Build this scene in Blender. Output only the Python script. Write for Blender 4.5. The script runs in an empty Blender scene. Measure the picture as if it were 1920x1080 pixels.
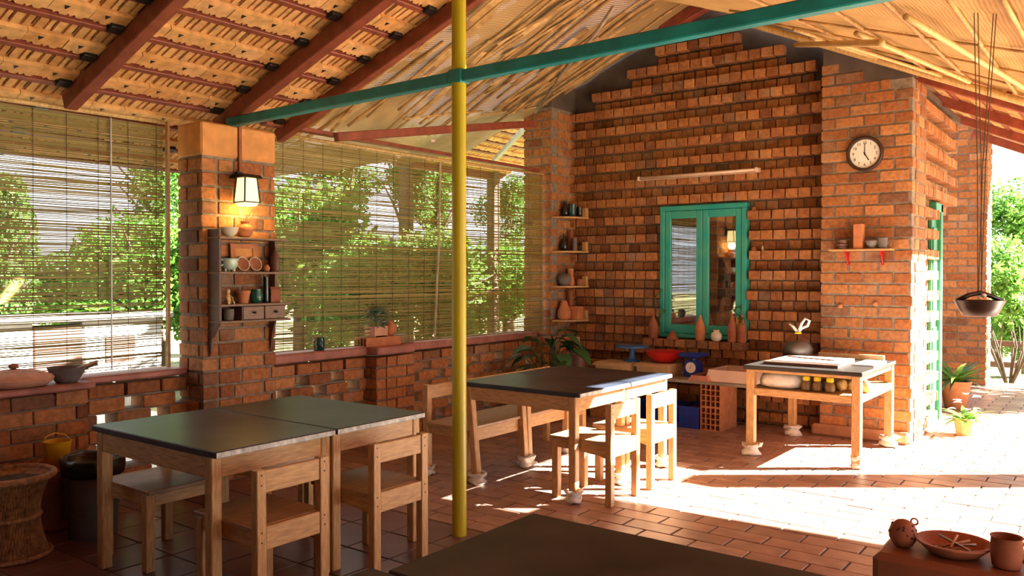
import bpy, math, random
from mathutils import Vector, Matrix, noise as mnoise

# ------------------------------------------------------------------ camera, sky, sun, exposure
S = bpy.context.scene
COL = S.collection
cam_d = bpy.data.cameras.new('camera'); cam_d.sensor_width = 36.0
cam_d.lens = 36.0 * 1552.0 / 1920.0
cam_d.clip_start = 0.05; cam_d.clip_end = 300
cam = bpy.data.objects.new('camera', cam_d); COL.objects.link(cam)
cam.location = (0, 0, 1.4)
cam.rotation_euler = (math.radians(90 - 0.92), 0, math.radians(37))
S.camera = cam

W = bpy.data.worlds.new('sky'); S.world = W; W.use_nodes = True
bg = W.node_tree.nodes['Background']
bg.inputs[0].default_value = (0.86, 0.93, 1.0, 1)
bg.inputs[1].default_value = 2.1

SUN_AZ = Vector((0.799, 0.602, 0)); SUN_EL = math.radians(31.5)
sun_d = bpy.data.lights.new('sun', 'SUN'); sun_d.energy = 92.0; sun_d.angle = math.radians(0.6)
sun_d.color = (1.0, 0.93, 0.80)
sun = bpy.data.objects.new('sun', sun_d); COL.objects.link(sun)
to_sun = SUN_AZ * math.cos(SUN_EL) + Vector((0, 0, math.sin(SUN_EL)))
sun.rotation_euler = to_sun.to_track_quat('Z', 'Y').to_euler()
sun.location = (4, 4, 8)

S.view_settings.view_transform = 'Standard'
S.view_settings.look = 'None'
S.view_settings.exposure = 0.14
S.view_settings.gamma = 1.0
S.view_settings.use_curve_mapping = False
S.cycles.max_bounces = 10
S.cycles.diffuse_bounces = 5
S.cycles.transparent_max_bounces = 16
S.cycles.sample_clamp_indirect = 6.0
S.cycles.use_denoising = True

R = random.Random(7)
CAM = Vector((0, 0, 1.4))
FWD = Vector((-math.sin(math.radians(37)), math.cos(math.radians(37)), 0))

# ------------------------------------------------------------------ materials
MATS = {}
def _new(name):
    m = bpy.data.materials.new(name); m.use_nodes = True
    nt = m.node_tree
    b = nt.nodes['Principled BSDF']
    return m, nt, b
def _noise(nt, scale, detail=4, stretch=None, coord='Object'):
    tc = nt.nodes.new('ShaderNodeTexCoord')
    n = nt.nodes.new('ShaderNodeTexNoise')
    n.inputs['Scale'].default_value = scale; n.inputs['Detail'].default_value = detail
    if stretch:
        mp = nt.nodes.new('ShaderNodeMapping'); mp.inputs['Scale'].default_value = stretch
        nt.links.new(tc.outputs[coord], mp.inputs[0]); nt.links.new(mp.outputs[0], n.inputs['Vector'])
    else:
        nt.links.new(tc.outputs[coord], n.inputs['Vector'])
    return n
def _ramp(nt, stops):
    r = nt.nodes.new('ShaderNodeValToRGB')
    el = r.color_ramp.elements
    while len(el) < len(stops): el.new(0.5)
    for e, (p, c) in zip(el, stops):
        e.position = p; e.color = (c[0], c[1], c[2], 1)
    return r
def _bump(nt, b, src, strength, dist=0.01):
    bp = nt.nodes.new('ShaderNodeBump'); bp.inputs['Strength'].default_value = strength
    bp.inputs['Distance'].default_value = dist
    nt.links.new(src, bp.inputs['Height']); nt.links.new(bp.outputs[0], b.inputs['Normal'])
def M(name, col=None, rough=0.6, var=0.18, scale=9, bump=0.15, stretch=None, metal=0.0, spec=0.4, col2=None, detail=4, coat=0.0):
    if name in MATS: return MATS[name]
    m, nt, b = _new(name)
    n = _noise(nt, scale, detail, stretch)
    c1 = tuple(max(0, c * (1 - var)) for c in col); c2 = col2 or tuple(min(1, c * (1 + var)) for c in col)
    r = _ramp(nt, [(0.3, c1), (0.7, c2)])
    nt.links.new(n.outputs['Fac'], r.inputs[0]); nt.links.new(r.outputs[0], b.inputs['Base Color'])
    b.inputs['Roughness'].default_value = rough; b.inputs['Metallic'].default_value = metal
    b.inputs['Specular IOR Level'].default_value = spec; b.inputs['Coat Weight'].default_value = coat
    if bump: _bump(nt, b, n.outputs['Fac'], bump)
    MATS[name] = m
    return m
def rand_mat(name, stops, rough=0.8, nscale=30, namount=0.35, bump=0.4, spec=0.25, smear=None, stretch=None):
    """colour picked per piece (per object and per island), worn by noise"""
    m, nt, b = _new(name)
    oi = nt.nodes.new('ShaderNodeObjectInfo'); ge = nt.nodes.new('ShaderNodeNewGeometry')
    ad = nt.nodes.new('ShaderNodeMath'); ad.operation = 'ADD'
    fr = nt.nodes.new('ShaderNodeMath'); fr.operation = 'FRACT'
    nt.links.new(oi.outputs['Random'], ad.inputs[0]); nt.links.new(ge.outputs['Random Per Island'], ad.inputs[1])
    nt.links.new(ad.outputs[0], fr.inputs[0])
    r = _ramp(nt, stops); nt.links.new(fr.outputs[0], r.inputs[0])
    tc = nt.nodes.new('ShaderNodeNewGeometry')
    n = nt.nodes.new('ShaderNodeTexNoise'); n.inputs['Scale'].default_value = nscale; n.inputs['Detail'].default_value = 5
    if stretch:
        mp = nt.nodes.new('ShaderNodeMapping'); mp.inputs['Scale'].default_value = stretch
        nt.links.new(tc.outputs['Position'], mp.inputs[0]); nt.links.new(mp.outputs[0], n.inputs['Vector'])
    else:
        nt.links.new(tc.outputs['Position'], n.inputs['Vector'])
    dr = _ramp(nt, [(0.3, (1 - namount,) * 3), (0.7, (1 + namount * 0.4,) * 3)])
    nt.links.new(n.outputs['Fac'], dr.inputs[0])
    mx = nt.nodes.new('ShaderNodeMix'); mx.data_type = 'RGBA'; mx.blend_type = 'MULTIPLY'; mx.inputs[0].default_value = 1
    nt.links.new(r.outputs[0], mx.inputs[6]); nt.links.new(dr.outputs[0], mx.inputs[7])
    out = mx.outputs[2]
    if smear:
        n2 = nt.nodes.new('ShaderNodeTexNoise'); n2.inputs['Scale'].default_value = 4.0; n2.inputs['Detail'].default_value = 6
        nt.links.new(tc.outputs['Position'], n2.inputs['Vector'])
        sr = _ramp(nt, [(0.58, (0, 0, 0)), (0.72, (0.6, 0.6, 0.6))]); nt.links.new(n2.outputs['Fac'], sr.inputs[0])
        m2 = nt.nodes.new('ShaderNodeMix'); m2.data_type = 'RGBA'
        nt.links.new(sr.outputs[0], m2.inputs[0]); nt.links.new(out, m2.inputs[6]); m2.inputs[7].default_value = (*smear, 1)
        out = m2.outputs[2]
    nt.links.new(out, b.inputs['Base Color'])
    b.inputs['Roughness'].default_value = rough; b.inputs['Specular IOR Level'].default_value = spec
    _bump(nt, b, n.outputs['Fac'], bump, 0.006)
    MATS[name] = m
    return m

BRICK = rand_mat('fired_brick', [(0.0, (.22, .080, .034)), (.2, (.37, .142, .050)), (.45, (.46, .185, .064)), (.65, (.33, .118, .044)), (.85, (.52, .232, .090)), (1, (.19, .09, .052))], smear=(.30, .22, .16), namount=.36, bump=.45)
TILE = rand_mat('clay_floor_tile', [(0, (.33, .185, .14)), (.3, (.40, .23, .175)), (.6, (.28, .155, .12)), (.85, (.44, .27, .205)), (1, (.36, .20, .155))], rough=.42, nscale=9, namount=.3, bump=.12, spec=.5, smear=(.36, .26, .20))
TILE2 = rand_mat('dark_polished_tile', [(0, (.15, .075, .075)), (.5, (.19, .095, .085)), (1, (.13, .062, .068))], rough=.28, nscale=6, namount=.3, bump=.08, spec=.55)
RTILE = rand_mat('clay_roof_tile', [(0, (.74, .40, .15)), (.4, (.82, .48, .20)), (.7, (.68, .34, .12)), (1, (.80, .46, .21))], nscale=18, namount=.3, bump=.25)
STRIP = rand_mat('bamboo_strip_mat', [(0, (.50, .30, .11)), (.4, (.62, .40, .17)), (.7, (.40, .22, .09)), (1, (.55, .36, .16))], nscale=14, namount=.4, bump=.2, rough=.6)
SLATDK = M('mortar', (.235, .19, .15), .95, .3, 25, .5, spec=.1)
PLASTER = M('grey_cement_plaster', (.105, .085, .075), .95, .35, 3, .4, spec=.1, detail=8)
ORPLASTER = M('orange_plaster', (.66, .30, .10), .85, .15, 12, .2)
COPING = M('red_oxide_coping', (.40, .16, .12), .55, .25, 9, .15)
PINE = M('pine_wood', (.47, .25, .095), .5, .22, 5, .08, stretch=(22, 22, 3), col2=(.62, .36, .15))
PINEX = M('pine_wood_x', (.47, .25, .095), .5, .22, 5, .08, stretch=(3, 22, 22), col2=(.60, .35, .15))
PINEY = M('pine_wood_y', (.47, .25, .095), .5, .22, 5, .08, stretch=(22, 3, 22), col2=(.60, .35, .15))
SEAT = M('worn_seat_wood', (.38, .22, .11), .38, .28, 4, .06, stretch=(22, 3, 22), spec=.5)
SLATE = M('black_slate', (.014, .020, .036), .34, .45, 3.2, .06, col2=(.046, .06, .095), detail=8, spec=.5)  # blue tint in the colour stands in for sky reflected on the top
SLATEG = M('green_black_slate', (.018, .027, .028), .34, .4, 3.2, .05, col2=(.05, .068, .066), detail=8, spec=.5)
SLATEB = M('brown_dusty_slate', (.030, .026, .024), .55, .45, 3.5, .06, col2=(.075, .062, .052), detail=9, spec=.35)
CHIP = M('chipped_slate_edge', (.50, .50, .48), .7, .4, 30, .3)
REDWOOD = M('red_oxide_paint', (.235, .058, .032), .5, .25, 14, .1)
TEAL = M('teal_paint', (.010, .21, .23), .42, .3, 6, .08, col2=(.015, .31, .33))
TEALW = M('worn_teal_paint', (.015, .46, .44), .5, .3, 5, .15, col2=(.07, .38, .27), detail=9)
YELLOW = M('yellow_paint', (.46, .37, .010), .38, .2, 5, .05, stretch=(1, 1, .4))
TERRA = M('terracotta', (.50, .185, .075), .75, .2, 14, .12)
TERRAD = M('dark_terracotta', (.30, .095, .045), .7, .25, 14, .12)
TERRAP = M('pale_terracotta', (.62, .32, .22), .75, .2, 14, .12)
CREAM = M('cream_glaze', (.72, .68, .55), .25, .1, 8, .03, spec=.6)
MINT = M('pale_mint_glaze', (.52, .66, .56), .22, .12, 9, .03, spec=.6)
DGREEN = M('bottle_green_glaze', (.012, .09, .055), .2, .3, 9, .03, spec=.6)
DTEAL = M('dark_teal_glaze', (.015, .06, .065), .2, .3, 9, .03, spec=.6)
BLACKG = M('black_glaze', (.012, .012, .014), .25, .3, 9, .03, spec=.6)
GREYCLAY = M('grey_clay', (.15, .13, .12), .7, .25, 14, .12)
STRAW = M('straw_clay', (.62, .44, .20), .7, .3, 30, .2)
DWOOD = M('dark_stained_wood', (.135, .062, .045), .5, .3, 6, .1, stretch=(4, 20, 20))
DWOODL = M('mid_stained_wood', (.22, .13, .085), .5, .3, 6, .1, stretch=(20, 4, 20))
BAMBOO = M('bamboo_pole', (.56, .37, .15), .45, .25, 7, .08, stretch=(8, 8, 1.5))
GREYBAM = M('weathered_bamboo', (.42, .33, .24), .6, .3, 7, .1)
CANE = M('woven_cane', (.30, .13, .055), .6, .4, 40, .3, col2=(.46, .23, .10))
BLUEP = M('blue_plastic', (.012, .035, .30), .35, .2, 5, .02, spec=.5)
BLUEW = M('blue_enamel', (.03, .13, .34), .4, .2, 6, .05, spec=.5)
REDP = M('red_plastic', (.42, .012, .012), .3, .2, 5, .02, spec=.5)
YELP = M('yellow_plastic', (.75, .50, .01), .35, .15, 5, .02, spec=.5)
YCAP = M('yellow_cap', (.85, .62, .02), .35, .1, 5, .02)
PINKP = M('pinkish_plastic', (.72, .55, .48), .4, .12, 5, .03)
PINKD = M('clay_pink_tray', (.48, .22, .17), .5, .2, 7, .05)
GREYP = M('grey_plastic', (.14, .12, .11), .5, .2, 5, .03)
BINBAG = M('black_bin_bag', (.012, .013, .018), .22, .3, 18, .5, spec=.6)
CARD = M('cardboard', (.50, .34, .18), .8, .15, 9, .1)
SACK = M('white_sack', (.74, .69, .63), .75, .15, 14, .4)
CLOTH = M('rag_cloth', (.74, .68, .58), .9, .2, 30, .5)
WHITE = M('white_paint', (.80, .78, .74), .5, .08, 6, .03)
DIAL = M('clock_dial', (.82, .80, .76), .5, .05, 6, 0)
BLACK = M('black_metal', (.014, .012, .011), .45, .3, 8, .05)
BRONZE = M('brown_black_enamel', (.022, .009, .006), .35, .4, 8, .05, spec=.5)
STEEL = M('steel', (.35, .34, .33), .35, .2, 8, .03, metal=.9)
GALV = M('galvanised_tube', (.42, .40, .40), .45, .2, 9, .05, metal=.4)
GREENP = M('green_paint', (.05, .25, .13), .45, .25, 6, .08)
SOIL = M('soil', (.07, .045, .03), .95, .4, 40, .6)
GRASS = M('garden_ground', (.13, .15, .045), .95, .4, 1.5, .4, col2=(.30, .26, .13), detail=9)
PAVE = M('sandy_ground', (.34, .27, .18), .95, .25, 2, .3, detail=8)
BARK = M('tree_bark', (.11, .075, .05), .9, .35, 9, .5, stretch=(6, 6, 1))
DARKROOM = M('dark_wall_paint', (.10, .06, .045), .9, .2, 5, .1)
CABLE = M('cord', (.10, .06, .035), .8, .2, 20, .1)

def leaf_mat(name, stops, trans=.45):
    m, nt, b = _new(name)
    ge = nt.nodes.new('ShaderNodeNewGeometry'); oi = nt.nodes.new('ShaderNodeObjectInfo')
    ad = nt.nodes.new('ShaderNodeMath'); ad.operation = 'ADD'; fr = nt.nodes.new('ShaderNodeMath'); fr.operation = 'FRACT'
    nt.links.new(ge.outputs['Random Per Island'], ad.inputs[0]); nt.links.new(oi.outputs['Random'], ad.inputs[1]); nt.links.new(ad.outputs[0], fr.inputs[0])
    r = _ramp(nt, stops); nt.links.new(fr.outputs[0], r.inputs[0]); nt.links.new(r.outputs[0], b.inputs['Base Color'])
    b.inputs['Roughness'].default_value = .45
    tr = nt.nodes.new('ShaderNodeBsdfTranslucent'); nt.links.new(r.outputs[0], tr.inputs[0])
    mx = nt.nodes.new('ShaderNodeMixShader'); mx.inputs[0].default_value = trans
    nt.links.new(b.outputs[0], mx.inputs[1]); nt.links.new(tr.outputs[0], mx.inputs[2])
    nt.links.new(mx.outputs[0], nt.nodes['Material Output'].inputs[0])
    MATS[name] = m
    return m
LEAF = leaf_mat('tree_leaf', [(0, (.035, .10, .012)), (.5, (.07, .17, .025)), (.85, (.13, .26, .04)), (1, (.05, .13, .03))])
LEAF2 = leaf_mat('fresh_leaf', [(0, (.06, .17, .02)), (.5, (.12, .28, .04)), (1, (.20, .36, .06))])
LEAFD = leaf_mat('glossy_dark_leaf', [(0, (.018, .07, .02)), (.5, (.03, .11, .03)), (1, (.06, .16, .06))], .2)
LEAFP = leaf_mat('pale_sage_leaf', [(0, (.10, .20, .12)), (.5, (.16, .27, .17)), (1, (.24, .33, .22))], .25)
PETAL = leaf_mat('white_petal', [(0, (.75, .72, .62)), (1, (.85, .82, .70))], .3)

def slat_material():
    m, nt, b = _new('bamboo_blind_slat')
    ge = nt.nodes.new('ShaderNodeNewGeometry')
    r = _ramp(nt, [(0, (.20, .15, .035)), (.5, (.34, .26, .06)), (.8, (.27, .22, .05)), (1, (.46, .36, .11))])
    nt.links.new(ge.outputs['Random Per Island'], r.inputs[0]); nt.links.new(r.outputs[0], b.inputs['Base Color'])
    b.inputs['Roughness'].default_value = .5
    tr = nt.nodes.new('ShaderNodeBsdfTranslucent'); nt.links.new(r.outputs[0], tr.inputs[0])
    mx = nt.nodes.new('ShaderNodeMixShader'); mx.inputs[0].default_value = .35
    nt.links.new(b.outputs[0], mx.inputs[1]); nt.links.new(tr.outputs[0], mx.inputs[2])
    nt.links.new(mx.outputs[0], nt.nodes['Material Output'].inputs[0])
    return m
SLAT = slat_material()

def mat_weave(name, c1, c2, holes, tl=.08):
    m, nt, b = _new(name)
    uv = nt.nodes.new('ShaderNodeUVMap')
    def wave(scale, dirn):
        w = nt.nodes.new('ShaderNodeTexWave'); w.wave_type = 'BANDS'; w.bands_direction = dirn
        w.inputs['Scale'].default_value = scale; w.inputs['Distortion'].default_value = .4
        nt.links.new(uv.outputs[0], w.inputs['Vector']); return w
    wx = wave(15, 'X'); wy = wave(20, 'Y')
    mu = nt.nodes.new('ShaderNodeMath'); mu.operation = 'MULTIPLY'
    nt.links.new(wx.outputs['Fac'], mu.inputs[0]); nt.links.new(wy.outputs['Fac'], mu.inputs[1])
    n = nt.nodes.new('ShaderNodeTexNoise'); n.inputs['Scale'].default_value = 2.2; n.inputs['Detail'].default_value = 6
    nt.links.new(uv.outputs[0], n.inputs['Vector'])
    ad = nt.nodes.new('ShaderNodeMath'); ad.operation = 'ADD'
    m2 = nt.nodes.new('ShaderNodeMath'); m2.operation = 'MULTIPLY'; m2.inputs[1].default_value = .45
    nt.links.new(mu.outputs[0], m2.inputs[0]); nt.links.new(m2.outputs[0], ad.inputs[0]); nt.links.new(n.outputs['Fac'], ad.inputs[1])
    r = _ramp(nt, [(.35, c1), (.85, c2)]); nt.links.new(ad.outputs[0], r.inputs[0])
    nt.links.new(r.outputs[0], b.inputs['Base Color']); b.inputs['Roughness'].default_value = .7
    _bump(nt, b, mu.outputs[0], .5, .01)
    tr = nt.nodes.new('ShaderNodeBsdfTranslucent'); nt.links.new(r.outputs[0], tr.inputs[0])
    mx = nt.nodes.new('ShaderNodeMixShader'); mx.inputs[0].default_value = tl
    nt.links.new(b.outputs[0], mx.inputs[1]); nt.links.new(tr.outputs[0], mx.inputs[2])
    out = mx.outputs[0]
    if holes:
        n3 = nt.nodes.new('ShaderNodeTexNoise'); n3.inputs['Scale'].default_value = 1.1; n3.inputs['Detail'].default_value = 3
        nt.links.new(uv.outputs[0], n3.inputs['Vector'])
        zone = nt.nodes.new('ShaderNodeMath'); zone.operation = 'GREATER_THAN'; zone.inputs[1].default_value = .52
        nt.links.new(n3.outputs['Fac'], zone.inputs[0])
        pin = nt.nodes.new('ShaderNodeMath'); pin.operation = 'GREATER_THAN'; pin.inputs[1].default_value = .87
        nt.links.new(mu.outputs[0], pin.inputs[0])
        an = nt.nodes.new('ShaderNodeMath'); an.operation = 'MULTIPLY'
        nt.links.new(zone.outputs[0], an.inputs[0]); nt.links.new(pin.outputs[0], an.inputs[1])
        tp = nt.nodes.new('ShaderNodeBsdfTransparent')
        mh = nt.nodes.new('ShaderNodeMixShader')
        nt.links.new(an.outputs[0], mh.inputs[0]); nt.links.new(out, mh.inputs[1]); nt.links.new(tp.outputs[0], mh.inputs[2])
        out = mh.outputs[0]
    nt.links.new(out, nt.nodes['Material Output'].inputs[0])
    return m
MATL = mat_weave('woven_bamboo_mat', (.26, .15, .055), (.47, .30, .12), True)
MATR = mat_weave('woven_palm_mat', (.30, .16, .05), (.48, .28, .09), False, .02)

def glass_mat(name, tint, gloss=.35, rough=.02):
    m, nt, b = _new(name)
    tp = nt.nodes.new('ShaderNodeBsdfTransparent'); tp.inputs[0].default_value = (*tint, 1)
    gl = nt.nodes.new('ShaderNodeBsdfGlossy'); gl.inputs['Roughness'].default_value = rough
    mx = nt.nodes.new('ShaderNodeMixShader'); mx.inputs[0].default_value = gloss
    nt.links.new(tp.outputs[0], mx.inputs[1]); nt.links.new(gl.outputs[0], mx.inputs[2])
    nt.links.new(mx.outputs[0], nt.nodes['Material Output'].inputs[0])
    return m
PANE = glass_mat('window_glass', (.75, .78, .78), .38)
BAGP = glass_mat('clear_plastic_film', (.86, .84, .82), .05, .35)

def emit(name, col, st):
    m, nt, b = _new(name)
    b.inputs['Base Color'].default_value = (*col, 1)
    b.inputs['Emission Color'].default_value = (*col, 1); b.inputs['Emission Strength'].default_value = st
    return m
LAMP = emit('lit_lantern_glass', (1.0, .80, .34), 1.7)

# ------------------------------------------------------------------ mesh builder
class MB:
    def __init__(s): s.v = []; s.f = []; s.m = []; s.uv = None
    def add(s, vs, fs, mi=0):
        o = len(s.v); s.v += [tuple(p) for p in vs]; s.f += [tuple(i + o for i in f) for f in fs]; s.m += [mi] * len(fs)
        return s
    def box(s, x0, x1, y0, y1, z0, z1, mi=0):
        return s.add([(x0, y0, z0), (x1, y0, z0), (x1, y1, z0), (x0, y1, z0), (x0, y0, z1), (x1, y0, z1), (x1, y1, z1), (x0, y1, z1)],
                     [(0, 3, 2, 1), (4, 5, 6, 7), (0, 1, 5, 4), (1, 2, 6, 5), (2, 3, 7, 6), (3, 0, 4, 7)], mi)
    def cbox(s, x0, x1, y0, y1, z0, z1, c=.004, mi=0, mat=None):
        """box with chamfered edges: 24 corner points"""
        vs = []; idx = {}
        lo = (x0, y0, z0); hi = (x1, y1, z1)
        for sx in (0, 1):
            for sy in (0, 1):
                for sz in (0, 1):
                    sg = (sx, sy, sz)
                    for ax in range(3):
                        p = []
                        for k in range(3):
                            e = hi[k] if sg[k] else lo[k]
                            if k != ax: e += -c if sg[k] else c
                            p.append(e)
                        idx[sg + (ax,)] = len(vs); vs.append(Vector(p) if mat is None else mat @ Vector(p))
        fs = []
        for ax in range(3):
            a, b = [k for k in range(3) if k != ax]
            for sd in (0, 1):
                q = []
                for (i, j) in ((0, 0), (1, 0), (1, 1), (0, 1)):
                    g = [0, 0, 0]; g[ax] = sd; g[a] = i; g[b] = j; q.append(idx[tuple(g) + (ax,)])
                fs.append(tuple(q))
            for i in (0, 1):
                for j in (0, 1):
                    g0 = [0, 0, 0]; g0[a] = i; g0[b] = j; g1 = list(g0); g1[ax] = 1
                    fs.append((idx[tuple(g0) + (a,)], idx[tuple(g1) + (a,)], idx[tuple(g1) + (b,)], idx[tuple(g0) + (b,)]))
        for g in [(i, j, k) for i in (0, 1) for j in (0, 1) for k in (0, 1)]:
            fs.append(tuple(idx[g + (ax,)] for ax in range(3)))
        return s.add(vs, fs, mi)
    def bar(s, p, q, w, h, up=(0, 0, 1), c=0.0, mi=0):
        """rectangular bar from p to q, w across, h along up"""
        p = Vector(p); q = Vector(q); d = (q - p); L = d.length; d.normalize()
        up = Vector(up); sd = d.cross(up).normalized(); u2 = sd.cross(d).normalized()
        mt = Matrix((( d.x, sd.x, u2.x, p.x), (d.y, sd.y, u2.y, p.y), (d.z, sd.z, u2.z, p.z), (0, 0, 0, 1)))
        if c: return s.cbox(0, L, -w / 2, w / 2, -h / 2, h / 2, c, mi, mt)
        o = len(s.v); s.box(0, L, -w / 2, w / 2, -h / 2, h / 2, mi)
        for i in range(o, len(s.v)): s.v[i] = tuple(mt @ Vector(s.v[i]))
        return s
    def tube(s, pts, r, n=8, cap=True, mi=0):
        pts = [Vector(p) for p in pts]; rs = r if isinstance(r, (list, tuple)) else [r] * len(pts)
        vs = []; fs = []; ref = None
        for i, p in enumerate(pts):
            t = (pts[min(i + 1, len(pts) - 1)] - pts[max(i - 1, 0)]).normalized()
            if ref is None: ref = Vector((0, 0, 1)) if abs(t.z) < .9 else Vector((1, 0, 0))
            a = t.cross(ref).normalized(); b = a.cross(t).normalized(); ref = b
            for k in range(n):
                an = 2 * math.pi * k / n; vs.append(p + (a * math.cos(an) + b * math.sin(an)) * rs[i])
        for i in range(len(pts) - 1):
            for k in range(n):
                k2 = (k + 1) % n; fs.append((i * n + k, i * n + k2, (i + 1) * n + k2, (i + 1) * n + k))
        if cap:
            fs.append(tuple(range(n))[::-1]); fs.append(tuple((len(pts) - 1) * n + k for k in range(n)))
        return s.add(vs, fs, mi)
    def lathe(s, prof, n=20, c=(0, 0, 0), sx=1, sy=1, mi=0, jit=0):
        vs = []; fs = []
        for (r, z) in prof:
            for k in range(n):
                an = 2 * math.pi * k / n; rr = r * (1 + (R.uniform(-jit, jit) if jit else 0))
                vs.append((c[0] + rr * math.cos(an) * sx, c[1] + rr * math.sin(an) * sy, c[2] + z + (R.uniform(-jit, jit) * .05 if jit else 0)))
        for i in range(len(prof) - 1):
            for k in range(n):
                k2 = (k + 1) % n; fs.append((i * n + k, i * n + k2, (i + 1) * n + k2, (i + 1) * n + k))
        fs.append(tuple(range(n))[::-1]); fs.append(tuple((len(prof) - 1) * n + k for k in range(n)))
        return s.add(vs, fs, mi)
    def prism(s, poly, a0, a1, axis='y', mi=0):
        """polygon extruded along an axis; poly gives the two other coordinates"""
        def P(p, a):
            return (a, p[0], p[1]) if axis == 'x' else (p[0], a, p[1]) if axis == 'y' else (p[0], p[1], a)
        n = len(poly)
        return s.add([P(p, a0) for p in poly] + [P(p, a1) for p in poly],
                     [tuple(range(n)), tuple(range(n, 2 * n))[::-1]] + [(i, i + n, (i + 1) % n + n, (i + 1) % n) for i in range(n)], mi)
    def mesh(s, name, mats, smooth=False):
        me = bpy.data.meshes.new(name); me.from_pydata(s.v, [], s.f)
        for m in (mats if isinstance(mats, (list, tuple)) else [mats]): me.materials.append(m)
        if any(s.m): me.polygons.foreach_set('material_index', s.m)
        if s.uv:
            ul = me.uv_layers.new(name='UVMap')
            for lp in me.loops: ul.data[lp.index].uv = s.uv[lp.vertex_index]
        if smooth is True:
            me.polygons.foreach_set('use_smooth', [True] * len(me.polygons))
        elif smooth:
            me.polygons.foreach_set('use_smooth', [True] * len(me.polygons)); 
            try: me.set_sharp_from_angle(angle=math.radians(smooth))
            except Exception: pass
        me.update(); 
        import bmesh
        bm = bmesh.new(); bm.from_mesh(me); bmesh.ops.recalc_face_normals(bm, faces=bm.faces); bm.to_mesh(me); bm.free()
        return me
    def obj(s, name, mats, parent=None, smooth=False, loc=(0, 0, 0), rot=None):
        return link(name, s.mesh(name, mats, smooth), parent, loc, rot)
def link(name, data, parent=None, loc=(0, 0, 0), rot=None):
    o = bpy.data.objects.new(name, data); COL.objects.link(o); o.location = loc
    if rot: o.rotation_euler = rot
    if parent: o.parent = parent
    return o
def tag(o, label=None, cat=None, group=None, kind=None):
    if label: o['label'] = label
    if cat: o['category'] = cat
    if group: o['group'] = group
    if kind: o['kind'] = kind
    return o
def thing(name, label, cat, loc=(0, 0, 0), rz=0, group=None):
    o = link(name, None, None, loc, (0, 0, rz)); o.empty_display_size = .1
    return tag(o, label, cat, group)
def struct(name): return tag(link(name, None), kind='structure')
def dup(root, loc, rz=0, label=None):
    def cp(o, parent):
        c = o.copy(); COL.objects.link(c); c.parent = parent
        for ch in o.children: cp(ch, c)
        return c
    r = cp(root, None); r.location = loc; r.rotation_euler = (0, 0, rz)
    if label: r['label'] = label
    return r

# bricks: shared meshes per size, the nearest 300 as parts, the rest joined
BC = {}
def brick_mesh(sx, sy, sz, var):
    key = (round(sx, 3), round(sy, 3), round(sz, 3), var)
    if key not in BC:
        b = MB().cbox(-sx / 2, sx / 2, -sy / 2, sy / 2, -sz / 2, sz / 2, .0045)
        rr = random.Random(hash(key) % 9999)
        b.v = [(x + rr.uniform(-.002, .002), y + rr.uniform(-.002, .002), z + rr.uniform(-.002, .002)) for x, y, z in b.v]
        BC[key] = b.mesh('brick', BRICK)
    return BC[key]
def lay_bricks(parent, items, keep=300, name='brick', mat=None, jit=.003):
    items = sorted(items, key=lambda t: (Vector(t[:3]) - CAM).dot(FWD) - (0.6 if len(t) > 6 and t[6] else 0))
    for t in items[:keep]:
        o = link(name, brick_mesh(t[3], t[4], t[5], R.randrange(3)), parent,
                 (t[0] + R.uniform(-jit, jit), t[1] + R.uniform(-jit, jit), t[2] + R.uniform(-.0015, .0015)))
        o.rotation_euler = (R.uniform(-.006, .006), R.uniform(-.006, .006), R.uniform(-.008, .008))
    if len(items) > keep:
        b = MB()
        for t in items[keep:]:
            b.cbox(t[0] - t[3] / 2 + R.uniform(-jit, jit), t[0] + t[3] / 2 + R.uniform(-jit, jit), t[1] - t[4] / 2 + R.uniform(-jit, jit), t[1] + t[4] / 2, t[2] - t[5] / 2, t[2] + t[5] / 2, .0045)
        tag(b.obj(name + '_courses', BRICK, parent), kind='stuff')
def run(axis, a0, a1, front, depth, sgn, zc, h, L, off, joint=.011, gap=0.0, flag=0):
    """one course along an axis; sgn = side the face looks to"""
    out = []; a = a0 + off
    while a > a0: a -= (L + joint + gap)
    while a < a1:
        s = max(a, a0); e = min(a + L, a1)
        if e - s > .03:
            c = (s + e) / 2; dd = front - sgn * depth / 2
            out.append((c, dd, zc, e - s, depth, h, flag) if axis == 'x' else (dd, c, zc, depth, e - s, h, flag))
        a += L + joint + gap
    return out

# ------------------------------------------------------------------ ground and floor
def ground():
    b = MB(); n = 40
    for i in range(n + 1):
        for j in range(n + 1):
            x = -60 + 120 * i / n; y = -50 + 110 * j / n
            b.v.append((x, y, -.17 + .05 * mnoise.noise((x * .3, y * .3, 0))))
    for i in range(n):
        for j in range(n):
            a = i * (n + 1) + j; b.f.append((a, a + n + 1, a + n + 2, a + 1)); b.m.append(0)
    o = b.obj('ground', GRASS, smooth=True); tag(o, kind='structure')
ground()
tag(MB().cbox(1.3, 9, -6, 16, -.22, -.09, .02).obj('yard_paving', PAVE), kind='structure')

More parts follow.
